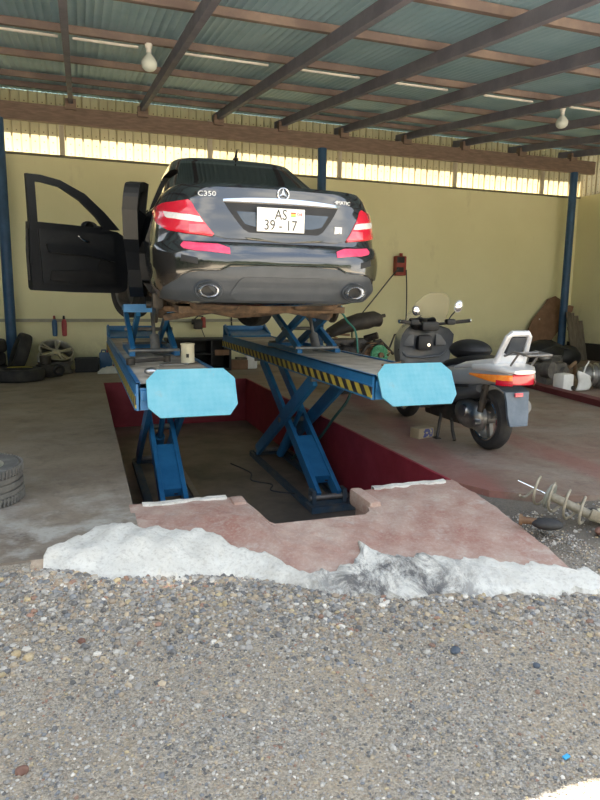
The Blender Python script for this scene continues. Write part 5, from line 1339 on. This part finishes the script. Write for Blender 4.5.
# red switch box on the wall with its two leads
t = thing('switch_box', 'red enamelled switch box mounted on the yellow wall right of the car', 'switch box', (6.33, 11.92, 2.04))
m = MB(); m.box((0, 0, -.02), (.24, .14, .40), bev=.02); m.build('box_body', M['redbox'], t)
m = MB(); m.box((-.02, -.075, .10), (.17, .02, .12), bev=.006); m.build('socket', M['black'], t); m = MB(); m.box((-.03, -.075, -.10), (.16, .02, .10), bev=.006); m.build('socket', M['black'], t)
m = MB(); m.cyl((.02, 0, .18), (.02, 0, .24), .035, n=14); m.build('conduit_entry', M['redbox'], t)
wire('power_lead', [(6.24, 11.80, 1.96), (6.0, 11.75, 1.72), (5.62, 11.7, 1.30), (5.3, 11.6, .98), (5.0, 11.3, .70), (4.9, 11.0, .40)], .013, M['cable'], 'dark power lead slanting down left from the red switch box', 'cable')
wire('power_lead', [(6.42, 11.80, 1.94), (6.45, 11.8, 1.5), (6.46, 11.8, 1.0), (6.42, 11.75, .6), (6.40, 11.7, .02)], .013, M['cable'], 'dark power lead hanging straight down from the red switch box', 'cable')

# ------------------------------------------------------------------ scrap quad-like engine heap behind the right platform
t = thing('scrap_motorbike', 'oily stripped motorbike wreck with a dark seat, between the right platform and the scooter', 'motorbike', (3.62, 8.0, 0), (0, 0, 0))
m = MB(); rows = []
for (x, z0, z1, hw) in ((-.52, .74, .78, .05), (-.42, .78, .92, .16), (-.2, .84, 1.05, .2), (.0, .88, 1.12, .2), (.16, .90, 1.14, .18), (.24, .93, 1.15, .19), (.32, .93, 1.12, .15), (.36, 1.00, 1.05, .05)):
    zc, hz = (z0+z1)/2, (z1-z0)/2; rows.append([(x, hw*cos(2*pi*k/18), zc+hz*sin(2*pi*k/18)) for k in range(18)])
m.grid(rows, close_u=True); m.build('saddle', mat('worn_brown_black_vinyl', (.035, .030, .026), .7, 0, (.075, .062, .05), nscale=5, bmp=.2), t)
m = MB(); m.tube([(.33, 0, 1.07), (.42, 0, 1.09)], .025); m.tube([(-.45, -.12, .72), (-.1, -.14, .62), (.3, -.12, .75), (.52, -.1, .55)], .022); m.tube([(-.45, .12, .72), (-.1, .14, .62), (.3, .12, .75), (.52, .1, .55)], .022); m.tube([(.30, -.1, .75), (.42, -.16, .40), (.3, -.18, .2)], .022); m.tube([(.48, -.05, .62), (.56, -.05, .82), (.66, -.1, .83)], .014); m.tube([(-.4, -.12, .7), (-.52, -.14, .4), (-.4, -.15, .2)], .024); m.build('frame', M['darkmetal'], t)
m = MB(); m.box((.12, 0, .48), (.36, .3, .34), bev=.05); m.cyl((.05, -.18, .42), (.05, .18, .42), .15, n=26)
for k in range(6): m.box((.22, -.02, .56+.03*k), (.26-.01*k, .3, .012))
m.build('engine', M['rust'], t)
m = MB(); m.sphere((.26, -.14, .66), .09, sc=(1, .8, .7)); m.tube([(.2, -.1, .7), (.05, -.18, .66), (-.05, -.16, .5)], .03); m.cyl((-.12, -.18, .60), (-.05, -.14, .72), .06, n=16); m.build('carburettor', M['darkmetal'], t)
m = MB(); m.lathe([(.03, -.005), (.125, -.005), (.134, .02), (.125, .035), (.04, .035)], c=(.22, -.28, .56), axis='Y', n=36)
disc = m.build('fan_disc', M['greendisc'], t); tag(disc, 'green fan disc')
m = MB()
for k in range(14): a = 2*pi*k/14; m.bar((.22+.06*cos(a), -.318, .56+.06*sin(a)), (.22+.122*cos(a+.25), -.318, .56+.122*sin(a+.25)), .006, .02, up=(0, 1, 0))
m.build('fan_blades', M['greendisc'], disc); m = MB(); m.cyl((.22, -.30, .56), (.22, -.335, .56), .035, n=18); m.build('hub', M['rust'], disc)
m = MB(); m.torus((-.24, -.22, .42), .19, .075, 'Y', 40, 12); wh = m.build('wheel', M['rubber'], t); m = MB(); m.torus((-.24, -.235, .42), .205, .016, 'Y', 40, 8); m.build('rim', M['chrome'], wh); m = MB(); m.cyl((-.24, -.15, .42), (-.24, -.28, .42), .07, n=20); m.build('hub', M['rust'], wh)
m = MB(); m.torus((.30, .2, .24), .18, .06, 'Y', 36, 10); m.build('wheel', M['rubber'], t)
rd = random.Random(31)
for k in range(14):
    m = MB(); x, y, z = rd.uniform(-.5, .45), rd.uniform(-.26, .05), rd.uniform(.22, .78)
    if k % 3 == 0: m.cyl((x, y, z), (x+rd.uniform(-.15, .15), y-rd.uniform(.05, .12), z+rd.uniform(-.1, .1)), rd.uniform(.035, .08), n=16)
    elif k % 3 == 1: m.tube([(x, y, z), (x+rd.uniform(-.2, .2), y-.08, z+rd.uniform(-.15, .15)), (x+rd.uniform(-.25, .25), y, z+rd.uniform(-.25, .2))], rd.uniform(.012, .026), n=8)
    else: m.box((x, y, z), (rd.uniform(.08, .2), rd.uniform(.06, .12), rd.uniform(.06, .16)), rot=(rd.uniform(-.4, .4), rd.uniform(-.5, .5), rd.uniform(-.4, .4)), bev=.012)
    m.build(('bracket', 'pipe', 'casing')[(k+1) % 3], M['darkmetal' if k % 4 else 'rust'], t)
m = MB(); m.box((-.12, .05, .52), (.62, .22, .5), bev=.06); m.build('crankcase', M['darkmetal'], t)
m = MB(); m.box((0, 0, .10), (.7, .3, .2), bev=.03); m.build('stand_block', M['darkmetal'], t)

# ------------------------------------------------------------------ right corner junk
t = thing('leaning_board', 'brown shaped board leaning on the wall behind the right blue column', 'board', (9.62, 11.72, .0), (radians(-9), 0, 0))
pb = [(-.10, .05), (.28, .05), (.95, .75), (1.15, 1.02), (1.28, 1.10), (1.32, 1.22), (1.20, 1.25), (1.08, 1.20), (.98, 1.36), (.80, 1.46), (.58, 1.38), (.44, 1.20), (.28, 1.06), (.10, .86), (-.12, .45)]
m = MB(); m.prism(pb, FACE_BACK, .03); m.build('board_panel', M['brownboard'], t, smooth=False); m = MB(); m.cyl((.32, -.032, .92), (.32, -.036, .92), .018, n=12); m.build('bolt', M['white'], t)
t = thing('grey_leaning_panel', 'grey weathered timber panel leaning upright in the right corner', 'board', (10.55, 11.15, 0), (radians(-12), radians(-3), 0))
m = MB()
for k in range(4): m.box((-.16+k*.105, .0, .56-.012*k*k), (.10, .03, 1.12-.024*k*k))
m.build('plank_panel', M['greyboard'], t, smooth=False); m = MB(); m.box((0, .03, .3), (.42, .03, .08)); m.box((0, .03, .75), (.40, .03, .08)); m.build('batten', M['brownboard'], t, smooth=False)
for (x, y, rz, lab) in ((6.80, 7.17, .2, 'white plastic jerrycan with a dark spout on the floor, left of the torn fairing'),):
    t = thing('jerrycan', lab, 'jerrycan', (x-.14, y+.15, 0), (0, 0, rz))
    m = MB(); m.box((0, 0, .135), (.25, .20, .27), bev=.05); m.build('can_body', M['white'], t); m = MB(); m.cyl((.08, -.09, .06), (.08, -.125, .06), .03, n=16); m.build('spout', M['black'], t)
t = thing('white_fairing', 'torn white fairing piece on the floor, right of the jerrycan', 'fairing', (6.95, 7.24, 0), (0, 0, .1))
m = MB(); rows = []
for i in range(9):
    u = i/8; rows.append([(-.14+.28*v+.03*sin(5*u), -.05*sin(pi*v)-.04*u, .30*u*(1-.35*v)+.02) for v in [k/8 for k in range(9)]])
m.grid(rows); o = m.build('fairing_skin', M['white'], t, fixn=False); sm = o.modifiers.new('s', 'SOLIDIFY'); sm.thickness = .012
m = MB(); m.tube([(.02, .03, .22), (.09, .05, .36), (.14, .04, .44)], .010); m.build('stay', M['white'], t)
t = thing('scrap_engine', 'grey greasy engine block on the floor behind the white jerrycan', 'engine', (7.05, 8.15, 0), (0, 0, .3))
m = MB(); m.box((0, 0, .17), (.6, .4, .34), bev=.05); m.cyl((-.25, -.12, .25), (-.25, -.27, .25), .13, n=24); m.cyl((.15, -.16, .18), (.15, -.26, .18), .10, n=22); m.build('block', mat('greasy_grey', (.13, .12, .115), .6, .3, (.26, .24, .21), nscale=8, bmp=.3), t)
m = MB()
for k in range(5): m.box((.05, 0, .36+k*.022), (.34-.02*k, .3, .010))
m.sphere((-.05, .0, .42), .12, sc=(1.3, 1, .6)); m.build('cylinder_head', M['greymetal'], t)
m = MB(); m.tube([(.2, -.2, .2), (.4, -.26, .34), (.5, -.2, .14), (.42, -.1, .06)], .03); m.build('pipe', M['rust'], t)
t = thing('gearbox_casing', 'grey ribbed gearbox casing on the floor at the right edge', 'gearbox', (7.42, 7.45, 0), (0, 0, -.4))
m = MB(); m.lathe([(.06, -.3), (.12, -.26), (.16, -.1), (.2, .05), (.2, .12), (.1, .15), (.06, .3)], c=(0, 0, .2), axis='X', n=28); m.build('casing', M['greymetal'], t)
m = MB()
for k in range(4): m.torus((-.12+.09*k, 0, .2), .17+.012*k, .014, 'X', 28, 8)
m.build('ribs', M['alloy'], t)
t = thing('dark_sack', 'dark bundle of rags heaped at the foot of the brown board', 'bundle', (9.0, 10.5, 0), (0, 0, .1))
m = MB(); m.sphere((0, 0, .2), .42, 20, 12, sc=(1.3, .7, .75)); m.sphere((.5, -.1, .16), .3, 18, 10, sc=(1.2, .8, .8)); 
rd = random.Random(9); m.v = [(x+rd.uniform(-.03, .03), y+rd.uniform(-.03, .03), max(0, z-.0)+rd.uniform(0, .03)) for x, y, z in m.v]; m.build('cloth', M['black'], t, angle=70)
m = MB(); m.tube([(-.4, -.2, .3), (0, -.3, .45), (.4, -.25, .35)], .015); m.build('cord', M['cable'], t)
t = thing('motor_parts_box', 'grey-brown heap of machine parts between the scooter tail and the engine block', 'machine part', (6.35, 8.1, 0), (0, 0, 0))
m = MB(); m.box((0, 0, .15), (.5, .4, .3), bev=.04); m.cyl((-.1, -.21, .17), (-.1, -.28, .17), .1, n=22); m.build('housing', M['darkmetal'], t); m = MB(); m.cyl((.1, -.1, .29), (.14, -.1, .45), .07, n=18); m.bar((-.2, 0, .32), (.2, .05, .38), .06, .05, bev=.01); m.build('shaft', M['greymetal'], t); m = MB(); m.box((.22, -.2, .2), (.10, .03, .06), bev=.01); m.build('red_tag', M['redbox'], t)
# low dark red kerb along the back of the right floor
m = MB(); m.bar((6.62, 8.6, .0), (6.02, 5.0, .0), .16, .16); struct(m.build('trim_60', mat('dull_red_kerb', (.11, .014, .022), .65, 0, (.15, .03, .04), nscale=5), smooth=False))

# ------------------------------------------------------------------ suspension strut with coil spring by the ramp
t = thing('suspension_strut', 'worn suspension strut with loose coil spring lying beside the red ramp', 'suspension strut', (2.74, 2.95, -.03), (0, 0, 0))
ax0, ax1 = Vector((-.12, .26, .185)), Vector((.12, -.15, .055))
d = (ax1-ax0).normalized(); a_ = d.orthogonal().normalized(); b_ = d.cross(a_)
m = MB(); m.cyl(ax0, ax0.lerp(ax1, .45), .007, n=12); tag(m.build('piston_rod', M['chrome'], t), 'bright piston rod')
m = MB(); m.cyl(ax0.lerp(ax1, .45), ax0.lerp(ax1, .95), .028, n=20); m.box(ax1+Vector((.01, -.02, .01)), (.09, .03, .06), rot=(0, .3, -.6), bev=.008); m.build('strut_tube', M['coil'], t)
m = MB(); T = Matrix.Translation(ax0.lerp(ax1, .43)) @ Matrix((a_, b_, d)).transposed().to_4x4(); m.lathe([(.02, .02), (.078, .012), (.083, 0), (.075, -.012), (.02, -.004)], n=36, T=T); m.build('spring_seat', mat('dusty_grey_green_metal', (.23, .24, .20), .6, .2, (.36, .36, .31), nscale=16), t)
pts = []
for k in range(0, 150):
    s = k/149; an = s*2*pi*4.1; R_ = .085
    p = ax0.lerp(ax1, .12+.80*s)+a_*cos(an)*R_+b_*sin(an)*R_; p.z = max(p.z, .012); pts.append(p)
m = MB(); m.tube(pts, .0085, n=10); m.build('coil_spring', M['coil'], t, angle=80)
t = thing('rubber_mount', 'dark rubber mount with a rusty bolt lying against the ramp edge', 'car part', (2.53, 2.82, -.02), (0, 0, -.6))
m = MB(); m.sphere((0, 0, .03), .07, sc=(1.3, .8, .5)); m.build('mount', M['rubber'], t); m = MB(); m.cyl((-.14, .02, .035), (-.05, .0, .035), .022, n=14); m.cyl((-.155, .022, .035), (-.135, .02, .035), .034, n=14); m.build('bolt', M['rust'], t)
t = thing('brake_caliper', 'cream and rust bracket lying at the lower end of the strut', 'car part', (2.98, 2.86, -.03), (0, 0, .3))
m = MB(); m.box((0, 0, .03), (.15, .09, .06), bev=.012); m.build('bracket', M['cream'], t); m = MB(); m.torus((-.06, .03, .065), .026, .009, 'Z', 20, 8); m.torus((.06, .01, .065), .024, .009, 'Z', 20, 8); m.build('eyelet', M['darkmetal'], t)
t = thing('stone_lump', 'rusty brown clod of earth beside the coil spring', 'clod', (2.86, 2.72, -.055)); m = MB(); m.sphere((0, 0, .02), .045, 12, 8, sc=(1.3, .9, .6)); m.build('clod_body', M['stone_rust'], t)

# notable single stones
def stone(x, y, r, mt, lab, sc, seed):
    rd = random.Random(seed); bm = bmesh.new(); bmesh.ops.create_icosphere(bm, subdivisions=2, radius=r)
    for v in bm.verts: v.co = Vector((v.co.x*sc[0], v.co.y*sc[1], v.co.z*sc[2]))*rd.uniform(.88, 1.08)
    me = bpy.data.meshes.new('stone'); bm.to_mesh(me); bm.free(); me.materials.append(M[mt]); o = bpy.data.objects.new('stone', me); COL.objects.link(o)
    o.location = (x, y, ground_z(x, y)+r*.25); o.rotation_euler = (0, 0, rd.uniform(0, 6)); tag(o, lab, 'stone')
stone(-.265, 2.475, .024, 'stone_amber', 'amber orange stone lying among the gravel near the lower left edge, right one of two', (1, .8, .7), 1)
stone(-.31, 2.505, .022, 'stone_amber', 'amber orange stone lying among the gravel near the lower left edge, left one of two', (.9, .9, .7), 2)
stone(1.396, 2.025, .022, 'stone_blue', 'dark blue-grey stone lying on the gravel in front of the black spill', (1.4, .9, .6), 3)
stone(1.645, 1.83, .017, 'stone_blue', 'dark stone lying alone on the open gravel at right', (1, .9, .6), 4)
stone(-.065, 2.539, .018, 'stone_rust', 'dark red stone in the gravel below the left end of the white cement', (1.1, .8, .7), 5)
stone(-.238, 1.875, .022, 'stone_rust', 'brown stone in the gravel at the lower left corner', (.8, 1, .7), 6)
m = MB(); m.box((0, 0, 0), (.030, .014, .006), rot=(.2, .1, 0), bev=.002)
tag(m.build('plastic_scrap', M['cyanplastic'], None, loc=(1.404, 1.399, ground_z(1.404, 1.399)+.008), rot=(0, 0, .3)), 'tiny bright blue plastic scrap on the gravel at lower right', 'plastic scrap')

# ------------------------------------------------------------------ light
W = bpy.data.worlds.new('sky'); S.world = W; W.use_nodes = True; nt = W.node_tree
bg = nt.nodes['Background']
co = N(nt, 'ShaderNodeTexCoord').outputs['Generated']
sp = N(nt, 'ShaderNodeSeparateXYZ'); nt.links.new(co, sp.inputs[0])
el = ramp(nt, sp.outputs['Z'], 0., .8)
skyc = mixcol(nt, el, (.84, .86, .86), (.36, .50, .74))
cl = ramp(nt, noise(nt, 2.6, 6, .6, co, .3, (1, 1, 2.2)), .47, .62)
c = mixcol(nt, math_n(nt, 'MULTIPLY', cl, .75), skyc, (1.50, 1.42, 1.27))
nt.links.new(c, bg.inputs['Color']); bg.inputs['Strength'].default_value = 1.0
sd = bpy.data.lights.new('sun', 'SUN'); sd.energy = 20.0; sd.angle = radians(.6); sd.color = (1., .95, .86)
so = bpy.data.objects.new('sun', sd); COL.objects.link(so)
so.rotation_euler = Vector((.04, -tan(radians(26)), -1)).to_track_quat('-Z', 'Y').to_euler()
# ------------------------------------------------------------------ camera
cd = bpy.data.cameras.new('camera'); co_ = bpy.data.objects.new('camera', cd); COL.objects.link(co_); S.camera = co_
cd.sensor_fit = 'VERTICAL'; cd.sensor_height = 24; cd.lens = 24*620/800; cd.clip_end = 200; cd.clip_start = .05
psi, phi, rho = 0.33429, 0.16075, radians(.65)
f = Vector((sin(psi)*cos(phi), cos(psi)*cos(phi), -sin(phi))); r0 = Vector((cos(psi), -sin(psi), 0)); u0 = r0.cross(f)
r = cos(rho)*r0+sin(rho)*u0; u = cos(rho)*u0-sin(rho)*r0
co_.matrix_world = Matrix(((r.x, u.x, -f.x, 0), (r.y, u.y, -f.y, 0), (r.z, u.z, -f.z, 1.3), (0, 0, 0, 1)))
S.view_settings.view_transform = 'Standard'; S.view_settings.look = 'None'; S.view_settings.gamma = 1; S.view_settings.use_curve_mapping = False
S.view_settings.exposure = 1.42
